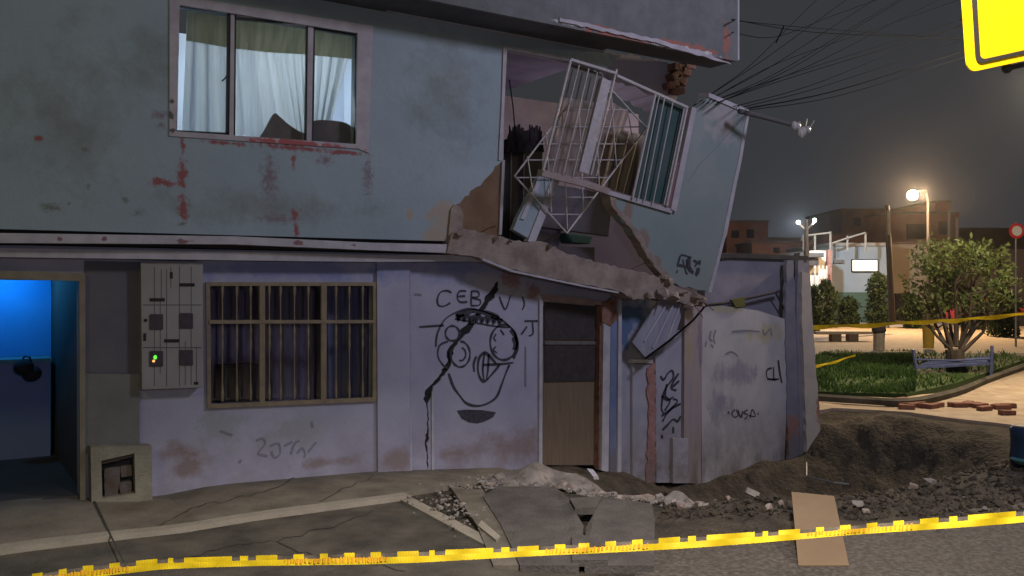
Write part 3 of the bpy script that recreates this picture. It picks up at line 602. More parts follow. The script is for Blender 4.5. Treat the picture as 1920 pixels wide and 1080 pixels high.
# broken floor beam
bt = [(846,440),(868,428),(905,436),(958,450),(990,455),(1010,452),(1040,462),(1056,472),(1085,482),(1130,494),(1190,508),(1240,520),(1262,532),(1295,548),(1322,556)]
bb = [(1322,575),(1300,572),(1250,562),(1215,560),(1188,562),(1160,546),(1120,538),(1090,533),(1020,520),(985,510),(950,503),(915,488),(880,479),(838,474)]
bmb = MB(); P = jag(bt,2.2,7,21)+jag(bb,1.6,8,22); bmb.prism(q(P, UY-.07), (0,.30,0)); beam = tag(bmb.build('broken_beam', m_mortar), 'broken brown concrete floor beam sagging above the door', 'beam')
bl_ = MB(); bl_.prism(q([(905,484),(960,506),(1090,534),(1160,547),(1160,550),(1090,537),(960,510),(905,488)], UY-.08), (0,.05,0)); bl_.build('paint_edge', m_trim, beam)
# lumps along the beam's top and tail
lumps = MB()
rnd = random.Random(12)
def rock(mb, c, r, rnd, sq=.75):
    bm = bmesh.new()
    for _ in range(11):
        v = Vector((rnd.gauss(0,1), rnd.gauss(0,1), rnd.gauss(0,1))).normalized()*rnd.uniform(.75,1.1); v.z *= sq; bm.verts.new(v)
    bmesh.ops.convex_hull(bm, input=bm.verts[:]); bmesh.ops.delete(bm, geom=[v for v in bm.verts if not v.link_faces], context='VERTS')
    bm.verts.ensure_lookup_table()
    for i, v in enumerate(bm.verts): v.index = i
    mb.add([Vector(c)+v.co*r for v in bm.verts], [[v.index for v in f.verts] for f in bm.faces]); bm.free()
for (a, b, r) in [(1255,528,.10),(1275,545,.12),(1300,556,.10),(1240,548,.11),(1318,565,.08),(1262,558,.12),(1215,552,.07),(1290,572,.09),(1245,520,.07),(1185,556,.06),(860,440,.05),(930,446,.05),(955,452,.04),(1030,462,.05)]:
    rock(lumps, Y(a, b, UY-.1), r, rnd)
lumps.build('loose_mortar', m_mortar, beam)
for k, (a, b, c, d) in enumerate([(1020,460,1050,440),(1180,506,1215,492),(1300,560,1338,582),(1290,566,1318,596),(900,436,930,424),(1232,560,1226,592)]):
    mb = MB(); mb.tube([Y(a,b,UY-.02), Y((a+c)/2+3,(b+d)/2-3,UY-.08), Y(c,d,UY-.14)], .006, 5); mb.build('rebar', mat('rebar_rust', (.10,.05,.035), bump=0), beam)
# ---- tilted wall fragment with its window
FN = Vector((0, 1, .16)).normalized(); FP = Vector((0, -.34, 2.3))
def T(px, py, off=0.0): return R(px, py, FP-FN*off, FN)
frag = empty('wall_fragment', T(1245,540), 'teal wall fragment hanging tilted at the torn corner with its barred window and black scribble', 'wall fragment')
fp = jag([(1262,397),(1303,203),(1318,196),(1330,178)], .6, 12, 2) + [(1403,208),(1397,240),(1385,305),(1377,345),(1362,430),(1358,445)] + jag([(1349,470),(1330,548),(1300,541),(1250,530),(1232,505),(1212,478),(1196,450),(1180,425),(1160,405),(1147,385),(1140,362)], 3, 8, 14)
fm = MB(); fm.prism([T(a,b) for a,b in fp], FN*.15); fm.build('wall', mat('plaster_teal_fragment', (.20,.25,.265), (.24,.275,.28), 1.6, bump=.15, patches=[((.22,.17,.15), 5, .4, [E(1170,395,14,24,-.4), E(1205,450,14,30,-.4), E(1232,500,14,30,-.4)]), ((.33,.31,.33), 3, .6, [E(1350,230,50,50,-.6)])]), frag)
rm_ = MB(); rp_ = jag([(1140,362),(1147,385),(1160,405),(1180,425),(1196,450),(1212,478),(1232,505),(1252,532)], 1.5, 6, 31); rp2 = [(a+10+3*math.sin(i), b-2) for i, (a, b) in enumerate(rp_)]
for (a, b), (c, d) in zip(rp_[:-1], rp_[1:]):
    pass
rm_.prism([T(a,b,.012) for a,b in rp_]+[T(a,b,.012) for a,b in reversed(rp2)], FN*.18); rm_.build('torn_edge', m_mortar, frag)
te = MB(); te.prism([T(1330,174,.02),T(1405,206,.02),T(1403,214,.02),T(1329,182,.02)], FN*.2); te.prism([T(a,b,.02) for a,b in [(1402,208),(1406,210),(1390,305),(1380,352),(1363,440),(1360,447),(1334,549),(1328,548),(1355,444),(1375,345),(1384,305)]], FN*.2); te.build('white_border', m_trim, frag)
sc = MB()
def tstroke(pts, w): sc.ribbon([T(a, b, .002) for a, b in smooth_pts(pts,4)], w, -FN, .004)
for pts, w in [([(1270,500),(1274,484),(1279,478),(1296,483)], .03), ([(1273,497),(1286,500),(1296,504)], .035), ([(1280,486),(1282,498)], .02), ([(1292,482),(1291,500),(1296,508),(1300,512)], .06), ([(1270,506),(1268,512)], .02), ([(1284,500),(1286,511),(1290,513)], .02), ([(1312,488),(1310,496)], .05), ([(1309,502),(1308,510),(1304,516)], .06), ([(1300,488),(1306,492),(1303,500)], .03), ([(1287,486),(1288,498)], .03)]: tstroke(pts, w)
sc.build('graffiti', m_paint, frag)
ln = MB(); ln.ribbon([T(a,b,.0) for a,b in [(1400,212),(1380,235),(1340,280),(1310,310),(1290,340)]], .012, -FN, .003); ln.build('hairline_crack', m_faint, frag)
# window in fragment
def tq(mb, pts, th=.05, off=.02): mb.prism([T(a,b,off) for a,b in pts], FN*th)
wm = MB()
tq(wm, [(1298,200),(1306,203),(1268,398),(1258,392)], .16, .04)          # wide right jamb
tq(wm, [(1140,356),(1262,392),(1260,400),(1138,364)], .12, .03)
twin = wm.build('window', m_trim2, frag)
wf2 = MB()
def bar(a, b, r): wf2.tube([T(*a, .05), T(*b, .05)], r, 6)
bar((1070,112),(1156,138),.02); bar((1156,142),(1289,202),.022); bar((1070,112),(1018,320),.02); bar((1288,202),(1250,386),.018); bar((1283,203),(1245,384),.012)
bar((1156,130),(1108,328),.014); bar((1229,175),(1186,372),.018); wf2.build('frame', m_white, twin)
wf2 = MB(); tq(wf2, [(1130,146),(1146,152),(1104,326),(1086,321)], .05, .04); wf2.build('mullion', m_white, twin)
wf2 = MB(); tq(wf2, [(1018,318),(1100,338),(1145,354),(1140,364),(1096,350),(1016,330)], .1, .05); wf2.build('bottom_rail', mat('dusty_rail', (.28,.22,.21), (.33,.28,.28), 6, bump=.3), twin)
for (x0,y0,x1,y1) in [(1086,122,1036,322),(1104,128,1056,328),(1120,136,1074,332),(1246,184,1208,378),(1262,190,1224,382),(1152,200,1118,330),(1236,180,1197,374)]:
    s2 = MB(); s2.tube([T(x0,y0,.06), T(x1,y1,.06)], .009, 6); s2.build('bar', m_white, twin)
wf2 = MB(); tq(wf2, [(1231,180),(1283,204),(1247,384),(1190,370)], .01, -.02); wf2.build('pane', mat('teal_glass', (.045,.085,.09), (.07,.10,.10), 3, rough=.15, bump=0), twin)
wf2 = MB(); tq(wf2, [(1262,310),(1276,300),(1262,392),(1248,386)], .02, .01); wf2.build('torn_cloth', mat('cloth_plum', (.20,.11,.13), bump=.1), twin)
wf2 = MB(); tq(wf2, [(1072,118),(1130,140),(1118,192),(1056,182)], .01, -.02); wf2.build('pane', mat('olive_glass', (.12,.12,.11), (.16,.15,.14), 4, rough=.3, bump=0), twin)
# dangling lattice
L_, B_, Rr, Tt = (965,330), (1063,437), (1212,240), (1114,133)
gm = MB(); yl = -.18
def gt(a, b, r=.010): gm.tube([Y(*a, yl), Y(*b, yl)], r, 6)
for a, b in ((L_,B_),(B_,Rr),(Rr,Tt),(Tt,L_)): gt(a, b, .012)
def inside_span(vertical, c):
    pts = []; poly = [L_,B_,Rr,Tt]
    for i in range(4):
        a, b = poly[i], poly[(i+1)%4]; u0, u1 = (a[0], b[0]) if vertical else (a[1], b[1])
        if (u0-c)*(u1-c) < 0:
            t = (c-u0)/(u1-u0); pts.append((a[0]+(b[0]-a[0])*t, a[1]+(b[1]-a[1])*t))
    return pts
for x in (995,1030,1060,1090,1120,1152,1184):
    s_ = inside_span(True, x)
    if len(s_) == 2:
        a, b = sorted(s_, key=lambda p: p[1]); gm.tube([Y(a[0]-6, a[1]+3, yl-.012), Y(b[0]+4, b[1]-3, yl-.012)], .008, 6)
for y_ in (172,206,238,270,300,333,370,402):
    s_ = inside_span(False, y_)
    if len(s_) == 2: gm.tube([Y(*s_[0], yl+.012), Y(*s_[1], yl+.012)], .008, 6)
tag(gm.build('lattice_grille', m_white), 'white diamond lattice grille dangling loose behind the tilted window', 'grille')
# fallen gutter sheet under the beam and cable
gs = MB(); gs.prism(P0([(1236,562),(1290,556),(1262,640),(1212,672),(1186,642)], -.22), (0,.02,0)); og = tag(gs.build('hanging_sheet', mat('sheet_grey', (.30,.30,.36), (.24,.23,.32), 2, bump=.05, stretch=(3,1,.6))), 'grey sheet metal panel folded down below the end of the broken beam', 'metal sheet')
g2 = MB()
for (a, b, c, d) in ((1262,572,1224,652),(1276,570,1246,648),(1248,574,1208,640)): g2.tube([Y(a,b,-.235), Y(c,d,-.235)], .012, 5)
g2.build('fold', m_lav, og)
cbm = MB(); cbm.tube([Y(1322,574,-.3), Y(1300,600,-.3), Y(1256,638,-.3), Y(1210,672,-.3)], .014, 6); tag(cbm.build('loose_cable', m_wire), 'dark cable slanting from the broken beam end across the grey sheet', 'cable')

# ------------------------------------------------------------------ garden wall at the right
gw = empty('garden_wall', (Y(1420,800).x, .1, -.6), 'low lavender garden wall with a pale scribbled gate plate, split open at its right end', 'wall')
w_ = MB(); w_.prism(P0([(1322,485),(1370,480),(1500,484),(1516,487),(1524,600),(1530,700),(1534,900),(1318,990)], .12), (0,.15,0)); w_.build('wall', m_garden, gw)
w_ = MB(); w_.prism(P0([(1322,478),(1372,474),(1515,480),(1518,488),(1372,483),(1322,488)], .06), (0,.25,0)); w_.build('coping', m_darkfab, gw)
w_ = MB(); w_.prism(P0([(1316,568),(1345,572),(1420,582),(1478,600),(1483,602),(1478,640),(1480,700),(1474,780),(1472,835),(1468,930),(1316,975)], -.02), (0,.05,0)); w_.build('gate_plate', m_plate, gw)
w_ = MB(); w_.prism(P0([(1372,562),(1396,557),(1398,574),(1380,576)], -.05), (0,.05,0)); w_.build('moss_patch', mat('moss', (.12,.11,.03), bump=.5), gw)
w_ = MB(); w_.tube([Y(1322,572,-.02), Y(1370,568,-.02), Y(1400,560,-.02), Y(1462,546,-.02)], .022, 6); w_.tube([Y(1455,550,-.02), Y(1468,575,0), Y(1474,590,0)], .015, 5); w_.build('rail', m_darkfab, gw)
# split folds at the end + post
for k, (a, c, yy, mm) in enumerate([(1476,1488,-.04,m_garden),(1490,1498,.02,m_dark),(1497,1507,-.05,m_garden)]):
    w_ = MB(); w_.prism(P0(jag([(a,488),(c,488),(c+3,560),(c+6,640),(c+10,720),(c+12,900),(a+4,910),(a-1,700),(a-3,600)], 1.5, 14, 40+k, True), yy), (0,.06,0)); w_.build('split_layer', mm, gw)
w_ = MB(); w_.prism(P0(jag([(1504,510),(1519,512),(1523,600),(1530,690),(1537,770),(1541,880),(1514,880),(1508,700),(1503,600)], 1.2, 12, 50, True), -.1), (0,.24,0)); w_.build('post', mat('post_concrete', (.33,.31,.33), (.40,.36,.36), 4, bump=.4, patches=[((.25,.13,.10), 5, .4, [E(1525,760,10,40,0)])]), gw)
tg = MB()
for pts, w in [([(1364,773),(1367,774)], .025), ([(1378,768),(1372,774),(1376,782),(1384,778),(1380,768)], .018), ([(1384,768),(1388,782),(1392,770),(1390,784)], .018), ([(1402,768),(1394,774),(1402,778),(1396,786)], .018), ([(1406,784),(1410,768),(1416,780),(1404,779)], .018), ([(1420,775),(1422,776)], .025),
               ([(1447,690),(1438,694),(1438,708),(1450,712)], .022), ([(1450,688),(1451,711),(1456,711)], .02), ([(1459,675),(1462,700),(1466,718)], .03), ([(1438,711),(1460,711)], .018)]: stroke(tg, pts, w, -.022)
tg.build('graffiti', m_paint, gw)
tg = MB()
for pts in [[(1333,620),(1330,634),(1336,640)], [(1342,618),(1338,632),(1340,645)], [(1324,640),(1322,650)], [(1333,645),(1337,652)], [(1372,622),(1400,620),(1424,622)], [(1430,618),(1434,628),(1444,616),(1446,630)], [(1360,664),(1372,660),(1384,668)]]: stroke(tg, pts, .022, -.022)
tg.build('graffiti', m_faint, gw)

# ------------------------------------------------------------------ rubble
rnd = random.Random(21)
protos = []
for k in range(7):
    mb = MB(); rock(mb, (0,0,0), 1.0, rnd, .6); o = mb.build('rubble_chunk', m_conc if k % 3 else m_mortar, origin=(0,0,0)); protos.append(o)
used = set()
def chunk(px, py, r, label, group):
    k = rnd.randrange(7); p = G(px, py, .0); p.z = gz(p.x, p.y)+r*.25+.03
    if p.y > -.06: p.y = -.06
    o = protos[k] if k not in used else protos[k].copy()
    if k in used: COL.objects.link(o)
    used.add(k)
    o.location = p; o.scale = (r*rnd.uniform(.8,1.5), r*rnd.uniform(.8,1.3), r*rnd.uniform(.7,1.1)); o.rotation_euler = (rnd.uniform(-.4,.4), rnd.uniform(-.4,.4), rnd.uniform(0,6))
    tag(o, label, 'rubble', group)
for _ in range(115):
    chunk(rnd.uniform(905,1160), rnd.gauss(902,8), rnd.uniform(.03,.09), 'pale masonry chunk in the debris heap before the brown door', 'rubble before the door')
for _ in range(46):
    t_ = rnd.random(); chunk(835+t_*100+rnd.gauss(0,18), 915+t_*85+rnd.gauss(0,14), rnd.uniform(.02,.06), 'small pale stone along the broken pavement edge', 'stones along the broken pavement')
for _ in range(46):
    chunk(rnd.uniform(1180,1322), rnd.gauss(925,9), rnd.uniform(.04,.10), 'grey rubble piece heaped under the scribbled narrow wall', 'rubble under the narrow wall')
for _ in range(16):
    chunk(rnd.uniform(1330,1880), rnd.uniform(850,1010), rnd.uniform(.03,.08), 'earthy clod lying in the dark sinkhole', 'clods in the sinkhole')
bpro = []
for k in range(3):
    mb = MB(); mb.box((-.11,-.055,-.035),(.11-.05*k,.055,.04)); rock(mb, (.08-.05*k,.01,0), .05, rnd); bpro.append(mb.build('block_fragment', m_conc if k else m_mortar, origin=(0,0,0)))
for k in range(15):
    o = bpro[k] if k < 3 else dup(bpro[k % 3])
    o.scale = (rnd.uniform(.5,.85),)*3
    px, py = (rnd.uniform(930,1150), rnd.uniform(893,912)) if k < 8 else (rnd.uniform(1190,1420), rnd.uniform(905,945))
    p = G(px, py, 0); p.z = gz(p.x, p.y)+.07; o.location = p; o.rotation_euler = (rnd.uniform(-.6,.6), rnd.uniform(-.6,.6), rnd.uniform(0,6))
    tag(o, 'squared grey brown block piece lying in the rubble below the damaged wall', 'rubble', 'broken blocks in the rubble')
# dusty fine debris
mb = MB(); rr = random.Random(5)
for _ in range(900):
    a = rr.random()
    px, py = (rr.gauss(1020,80), rr.gauss(905,10)) if a < .45 else ((rr.gauss(1260,45), rr.gauss(925,9)) if a < .7 else (rr.gauss(880,45), rr.gauss(940,28)))
    p = G(px, py, 0); p.y = min(p.y, -.04); p.z = gz(p.x, p.y)+.05; rock(mb, p, rr.uniform(.008,.028), rr)
tag(mb.build('debris', m_conc, origin='world', recalc=False), 'fine pale debris scattered before the wall and the broken pavement', 'debris', kind='stuff')
mb = MB()
for _ in range(900):
    px, py = rr.uniform(1330,1930), rr.uniform(985,1090)
    p = G(px, py, 0); p.z = gz(p.x, p.y)+.005; rock(mb, p, rr.uniform(.004,.012), rr)
tag(mb.build('gravel', m_asph2, origin='world', recalc=False), 'loose gravel on the ground at the lower right', 'gravel', kind='stuff')
mb = MB()
for _ in range(2600):
    px, py = rr.uniform(1240,1930), rr.uniform(862,1015)
    p = G(px, py, -.2); p.y = min(p.y, -.1); p.z = gz(p.x, p.y)+.01; rock(mb, p, rr.uniform(.01,.05)*(1.6 if rr.random() < .08 else 1), rr)
tag(mb.build('soil_clods', m_soil, origin='world', recalc=False), 'crumbly dark soil clods covering the sinkhole', 'soil', kind='stuff')
# heap of soil/dust that the rubble sits in
def heap(name, pts, h, m, label):
    mb = MB(); P = [Vector((*gp(a, b), 0)) for a, b in pts]; c = sum(P, Vector())/len(P); n = len(P); rings = 7
    for j in range(rings):
        t = 1-j/rings
        for p in P:
            v = c+(p-c)*t; nn = noise.noise(Vector((v.x*3, v.y*3, 1))); yv = min(v.y, -.03)
            mb.v.append(Vector((v.x+nn*.05, yv, gz(v.x, yv)-.04+h*math.sin((1-t)*1.57)*(1+nn*.9))))
    mb.v.append(Vector((c.x, c.y, gz(c.x, c.y)+h)))
    for j in range(rings-1):
        for i in range(n): mb.f.append((j*n+i, j*n+(i+1) % n, (j+1)*n+(i+1) % n, (j+1)*n+i))
    for i in range(n): mb.f.append(((rings-1)*n+i, (rings-1)*n+(i+1) % n, rings*n))
    mb.m = [0]*len(mb.f)
    return tag(mb.build(name, m, smooth=True), label, 'rubble heap')
heap('rubble_heap', smooth_pts([(870,888),(1000,880),(1130,884),(1180,896),(1150,915),(1040,920),(930,915),(880,905)],3), .19, m_conc, 'low dusty heap of plaster rubble in front of the brown door')
heap('rubble_heap', smooth_pts([(1190,920),(1240,912),(1310,912),(1325,925),(1290,942),(1220,940)],3), .14, m_conc, 'grey dusty heap under the scribbled narrow wall')
# broken slabs
def slab(pts, zs, th, m, label, name='concrete_slab', cat='slab'):
    P = [G(a, b, z) for (a, b), z in zip(pts, zs)]; n = geometry.normal(P[0], P[1], P[2]); n = n if n.z > 0 else -n
    mb = MB(); N = len(P); mb.add(P+[p-n*th for p in P], [tuple(range(N)), tuple(range(2*N-1, N-1, -1))]+[(i, (i+1) % N, N+(i+1) % N, N+i) for i in range(N)])
    return tag(mb.build(name, m), label, cat)
m_slab = mat('slab_concrete', (.066,.057,.055), (.105,.093,.088), 4, bump=.8, patches=None)
slab([(935,912),(1040,912),(1068,935),(1076,955),(1094,985),(1085,1060),(975,1060),(940,985),(905,930)], [.12,.12,.12,.12,.1,.08,.06,.08,.1], .12, m_slab, 'large broken pavement slab tilted left of the dark triangular gap')
slab([(1068,934),(1130,930),(1116,952),(1078,952)], [.16,.16,.15,.15], .06, m_slab, 'narrow slab piece bridging the top of the dark triangular gap')
slab([(1130,930),(1222,944),(1228,975),(1226,1060),(1096,1060),(1098,990),(1115,960)], [.14,.14,.12,.06,.06,.08,.12], .12, m_slab, 'smooth broken slab right of the dark triangular gap')
slab([(1072,1003),(1090,1001),(1140,1018),(1140,1050),(1072,1050)], [.12,.12,.1,.1,.1], .05, m_slab, 'small slab piece low in front of the triangular gap')
slab([(846,915),(905,918),(950,985),(985,1060),(925,1060),(895,985)], [.07,.1,.08,.05,.03,.05], .1, m_pave, 'long cracked pavement strip beside the broken kerb')
slab([(896,985),(903,975),(938,1005),(930,1012)], [.07]*4, .07, m_curb, 'thin pale kerb splinter lying on the cracked strip')
slab([(1100,878),(1112,880),(1122,893),(1112,893)], [.1,.1,.06,.06], .04, m_trim, 'short white batten in the debris by the door', 'batten', 'batten')
slab([(1484,922),(1564,930),(1592,1060),(1497,1060)], [.28,.28,.02,.02], .015, mat('cardboard', (.19,.125,.075), (.22,.15,.09), 2, bump=.1), 'tan cardboard sheet standing at the edge of the sinkhole', 'cardboard_sheet', 'cardboard')
pp = MB(); pp.tube([G(1512,893,-.3), G(1530,898,-.28), G(1565,905,-.25), G(1592,908,-.25)], .014, 6); pp.tube([G(1512,868,-.2), G(1512,893,-.32)], .01, 6); tag(pp.build('bent_pipe', m_metal), 'thin bent pipe poking out of the dark soil', 'pipe')
# blue barrel at the right frame edge
bp = G(1912, 890, .1); bz = gz(bp.x, bp.y)
br = empty('barrel', (bp.x+.22, bp.y, bz), 'dark blue barrel with a teal tray at the right edge of the sinkhole', 'barrel')
mb = MB(); prof = [(0,.17),(.03,.19),(.12,.2),(.2,.19),(.32,.19),(.40,.2),(.44,.18)]
mb.tube([(bp.x+.22, bp.y, bz+h) for h, r in prof], [r for h, r in prof], 18); mb.build('body', mat('barrel_blue', (.008,.02,.05), rough=.4, bump=0), br, smooth=True)
mb = MB(); mb.tube([(bp.x+.05, bp.y-.1, bz+.08), (bp.x+.05, bp.y-.1, bz+.12)], [.16,.2], 18); mb.build('tray', mat('tray_teal', (.04,.11,.12), rough=.4, bump=0), br)

# ------------------------------------------------------------------ barrier tapes
m_ty = mat('tape_yellow', (.55,.40,.010), (.43,.30,.008), 9, rough=.6, bump=.15, bscale=14, trans=.15, spec=.12)
m_tk = mat('tape_black_print', (.05,.042,.035), (.11,.09,.07), 10, rough=.8, bump=0, spec=.05)
m_to = mat('tape_orange_print', (.40,.15,.015), (.52,.26,.02), 20, rough=.8, bump=0, spec=.05)
TOPL = [(-40,1092),(150,1062),(300,1047),(500,1041),(780,1033),(950,1026),(1100,1018),(1235,1009),(1480,993),(1700,975),(1897,959),(1990,951)]
def ttop(x):
    for (a, b), (c, d) in zip(TOPL, TOPL[1:]):
        if x <= c: return b+(d-b)*(x-a)/(c-a)
    return TOPL[-1][1]
def TD(px, k): d = 4.0+.05*math.sin(px*.006)+.012*math.sin(px*.05+k*2); h = 21+1.5*math.sin(px*.011); return D(px, ttop(px)+h*k, d-.034*k)
tape = MB(); xs_ = list(range(-40, 1985, 5))
# solid lower band, upper band in blocks
blocks = []
for base in (-156, 334, 824.5-1, 1313, 1802): # long block starts
    for a, b in ((13,101),(118,129),(148,186),(216,234),(264,283),(312,331),(362,380),(411,449),(469,481)): blocks.append((base+a, base+b))
for x0, x1 in zip(xs_[:-1], xs_[1:]):
    xm = (x0+x1)/2; blk = any(a <= xm <= b for a, b in blocks)
    tape.mi = 0; tape.add([TD(x0,.45), TD(x1,.45), TD(x1,1), TD(x0,1)], [(0,1,2,3)])
    tape.mi = 0 if blk else 1; k0 = 0 if blk else .12
    tape.add([TD(x0,k0), TD(x1,k0), TD(x1,.45), TD(x0,.45)], [(0,1,2,3)])
ot = tape.build('barrier_tape', [m_ty, m_tk], recalc=False); tag(ot, 'yellow barrier tape with dark and orange print stretched across the foreground', 'barrier tape')
rr = random.Random(4)
for base in (-156, 334, 824, 1313, 1802):
    pr = MB(); x = base+200
    while x < base+395:
        w = rr.uniform(2,5); k0 = rr.uniform(.3,.45); k1 = rr.uniform(.72,.85)
        pr.add([TD(x,k0)-FWD*.004, TD(x+w,k0)-FWD*.004, TD(x+w-1,k1)-FWD*.004, TD(x-1,k1)-FWD*.004], [(0,1,2,3)]); x += w+rr.uniform(2,5)
    pr.build('orange_print', m_to, ot, recalc=False)
def tape_far(pts, d0, d1, w, label):
    mb = MB(); P = smooth_pts(pts, 8); n = len(P)
    for i, (a, b) in enumerate(P):
        d = d0+(d1-d0)*i/(n-1); p = D(a, b, d); h = w*(.75+.25*math.sin(i*.9)); mb.v += [p, p-Vector((.02*math.sin(i),0,h))]
    mb.f = [(2*i, 2*i+2, 2*i+3, 2*i+1) for i in range(n-1)]; mb.m = [0]*len(mb.f)
    tag(mb.build('barrier_tape', m_ty, recalc=False), label, 'barrier tape')
tape_far([(1515,610),(1620,607),(1738,600),(1800,597),(1897,588),(1990,582)], 15, 17, .085, 'yellow barrier tape strung across the park behind the house corner')
tape_far([(1530,684),(1560,678),(1604,664)], 15, 22, .06, 'short yellow tape end slanting down to the lawn')

# ------------------------------------------------------------------ yellow sign top right
sg = empty('road_sign', D(1990,1000,3.9)*1, 'large yellow road sign plate with black border at the upper right', 'road sign')
sg.location.z = 0
def rr_poly(c, r, n=5):
    out = []; N = len(c)
    for i in range(N):
        p = Vector(c[i]); a = (Vector(c[i-1])-p).normalized(); b = (Vector(c[(i+1) % N])-p).normalized()
        p0 = p+a*r; p1 = p+b*r
        for k in range(n+1): t = k/n; out.append(p0*(1-t)**2+p*2*t*(1-t)+p1*t*t)
    return out
DS = 3.6
cA = [D(1795,142,DS), D(1772,-190,DS), D(2170,-230,DS+.25), D(2170,62,DS+.25)]
nrm = geometry.normal(cA[0], cA[1], cA[2]); nrm = nrm if nrm.dot(FWD) < 0 else -nrm
cen = sum((Vector(c) for c in cA), Vector())/4
def inset(k): return [Vector(c)+(cen-Vector(c)).normalized()*k for c in cA]
sgm = MB(); sgm.prism(rr_poly(cA,.05), -nrm*.006); pls = sgm.build('plate', mat('sign_yellow', (.46,.29,.0), (.38,.235,.0), 5, rough=.7, bump=.03, bscale=8, spec=.1), sg)
bd = MB(); bd.prism([p+nrm*.002 for p in rr_poly(inset(.052),.035)], nrm*.002, [[p+nrm*.002 for p in rr_poly(inset(.080),.03)]]); bd.build('border', mat('sign_black', (.006,.004,.002), bump=0), sg)
ps = MB(); bx_ = D(2010,100,DS+.25); ps.tube([(bx_.x,bx_.y,0), (bx_.x,bx_.y,3.9)], .03, 12); sg.location = (bx_.x,bx_.y,0); ps.build('post', m_metal, sg)
ps = MB(); c0 = D(1888,128,DS+.12); ps.ball(c0, .022); ps.tube([c0, D(1945,116,DS+.2), D(2010,108,DS+.25)], .011, 6); ps.build('bracket', m_wire, sg)

# ------------------------------------------------------------------ overhead wires and service mast
ws = [((1312,190),(1420,120),(1545,30)), ((1318,192),(1440,128),(1600,25)), ((1325,194),(1450,140),(1650,20)), ((1335,190),(1480,140),(1700,70)), ((1345,192),(1500,140),(1760,62)),
      ((1375,200),(1520,160),(1690,92)), ((1340,196),(1480,130),(1590,62)), ((1402,203),(1560,172),(1775,106)), ((1404,206),(1570,180),(1830,100)),
      ((1330,188),(1460,118),(1660,48)), ((1350,190),(1520,122),(1700,30)), ((1395,200),(1530,166),(1730,100)), ((1300,198),(1400,128),(1490,40)), ((1372,60),(1450,70),(1560,30)), ((1372,38),(1470,48),(1620,60)), ((1372,36),(1520,60),(1780,72))]
for i, (a, b, c) in enumerate(ws):
    mb = MB(); P = smooth_pts([a, b, c, (c[0]+(c[0]-b[0])*1.2, c[1]+(c[1]-b[1])*1.2)], 6); n = len(P)
    mb.tube([D(p[0], p[1], 11.4+(k/n)*11) for k, p in enumerate(P)], .006 if i != 7 else .010, 5)
    tag(mb.build('overhead_wire', m_wire), 'black overhead wire fanning out from the house corner into the night sky' if i not in (7,) else 'thickest and lowest black wire leading from the fragment corner to the upper right', 'wire', 'overhead wires')
mb = MB(); mb.tube([D(1470,48,12), D(1465,60,12), D(1455,80,12)], .01, 5); tag(mb.build('wire_splice', m_wire), 'short dark wire end hanging from the topmost wires', 'wire')
ma = empty('service_mast', D(1403,213,11.6), 'pale pipe arm with insulators sticking out right of the tilted fragment', 'mast')
mb = MB(); mb.tube([D(1385,208,11.6), D(1440,222,11.7), D(1488,235,11.8)], [.035,.03,.026], 8); mb.build('arm', mat('arm_grey', (.09,.085,.09), bump=0), ma)
mb = MB()
for (a, b, r) in ((1489,236,.045),(1496,237,.04),(1501,250,.05),(1506,246,.045),(1515,243,.035)): mb.ball(D(a,b,11.75), (r,r,r*1.4), 8, 6)
mb.build('insulator', mat('ceramic_white', (.34,.32,.32), rough=.3, bump=0), ma)
mb = MB()
for (a, b, c, d) in ((1509,244,1513,222),(1516,244,1527,226),(1496,236,1500,228)): mb.tube([D(a,b,11.75), D(c,d,11.75)], .009, 5)
mb.build('prong', m_metal, ma)

# ------------------------------------------------------------------ background: houses, lamps, trees, benches
def bbox(mb, x0, x1, yt, yb_, d, th, lean=0.0):
    a = D(x0, yt, d); b = D(x1, yt, d+lean); c = D(x1, yb_, d+lean); e = D(x0, yb_, d); f = FWD*th
    a.z = b.z = (a.z+b.z)/2; c.z = e.z = max(-.1, min(c.z, e.z)) if yb_ < 640 else -.1
    mb.hexa([e, c, b, a, e+f, c+f, b+f, a+f])
m_wh = mat('white_house_wall', (.31,.35,.40), (.26,.30,.35), .6, bump=.1)
h1 = empty('white_house', D(1612,606,50), 'low white house with one lit window across the park', 'house')
mb = MB(); bbox(mb, 1560,1668,458,612,50,8); mb.build('wall', m_wh, h1)
mb = MB(); bbox(mb, 1558,1670,455,461,49.8,8.4); mb.build('roof_edge', m_pole, h1)
mb = MB(); bbox(mb, 1597,1647,486,510,49.85,.1); w_ = mb.build('window', m_black, h1)
mb = MB(); bbox(mb, 1599,1645,488,508,49.8,.04); mb.build('pane', emis('lit_window', (1.0,.95,.78), 1.0), w_)
mb = MB(); bbox(mb, 1563,1582,487,493,49.8,.1); mb.build('vent', m_metal, h1)
mb = MB(); bbox(mb, 1562,1668,548,612,49.7,.2); mb.build('plinth', mat('plinth_green', (.06,.10,.08), bump=.1), h1)
h2 = empty('lit_porch_house', D(1540,606,47), 'small house with a floodlit white upper wall and railings beside the white house', 'house')
mb = MB(); bbox(mb, 1518,1554,470,612,47.5,6); mb.build('wall', mat('porch_white', (.62,.56,.48), bump=.1), h2)
mb = MB(); bbox(mb, 1552,1560,468,612,47.2,6); mb.build('brick_pier', m_brick, h2)
mb = MB(); bbox(mb, 1500,1545,474,482,46.5,1); bbox(mb, 1500,1535,484,498,46.8,.6); mb.build('awning', m_dark, h2)
for x in (1528,1536,1543,1550):
    mb = MB(); mb.tube([D(x,498,46.6), D(x,535,46.6)], .05, 5); mb.build('railing_bar', m_pole, h2)
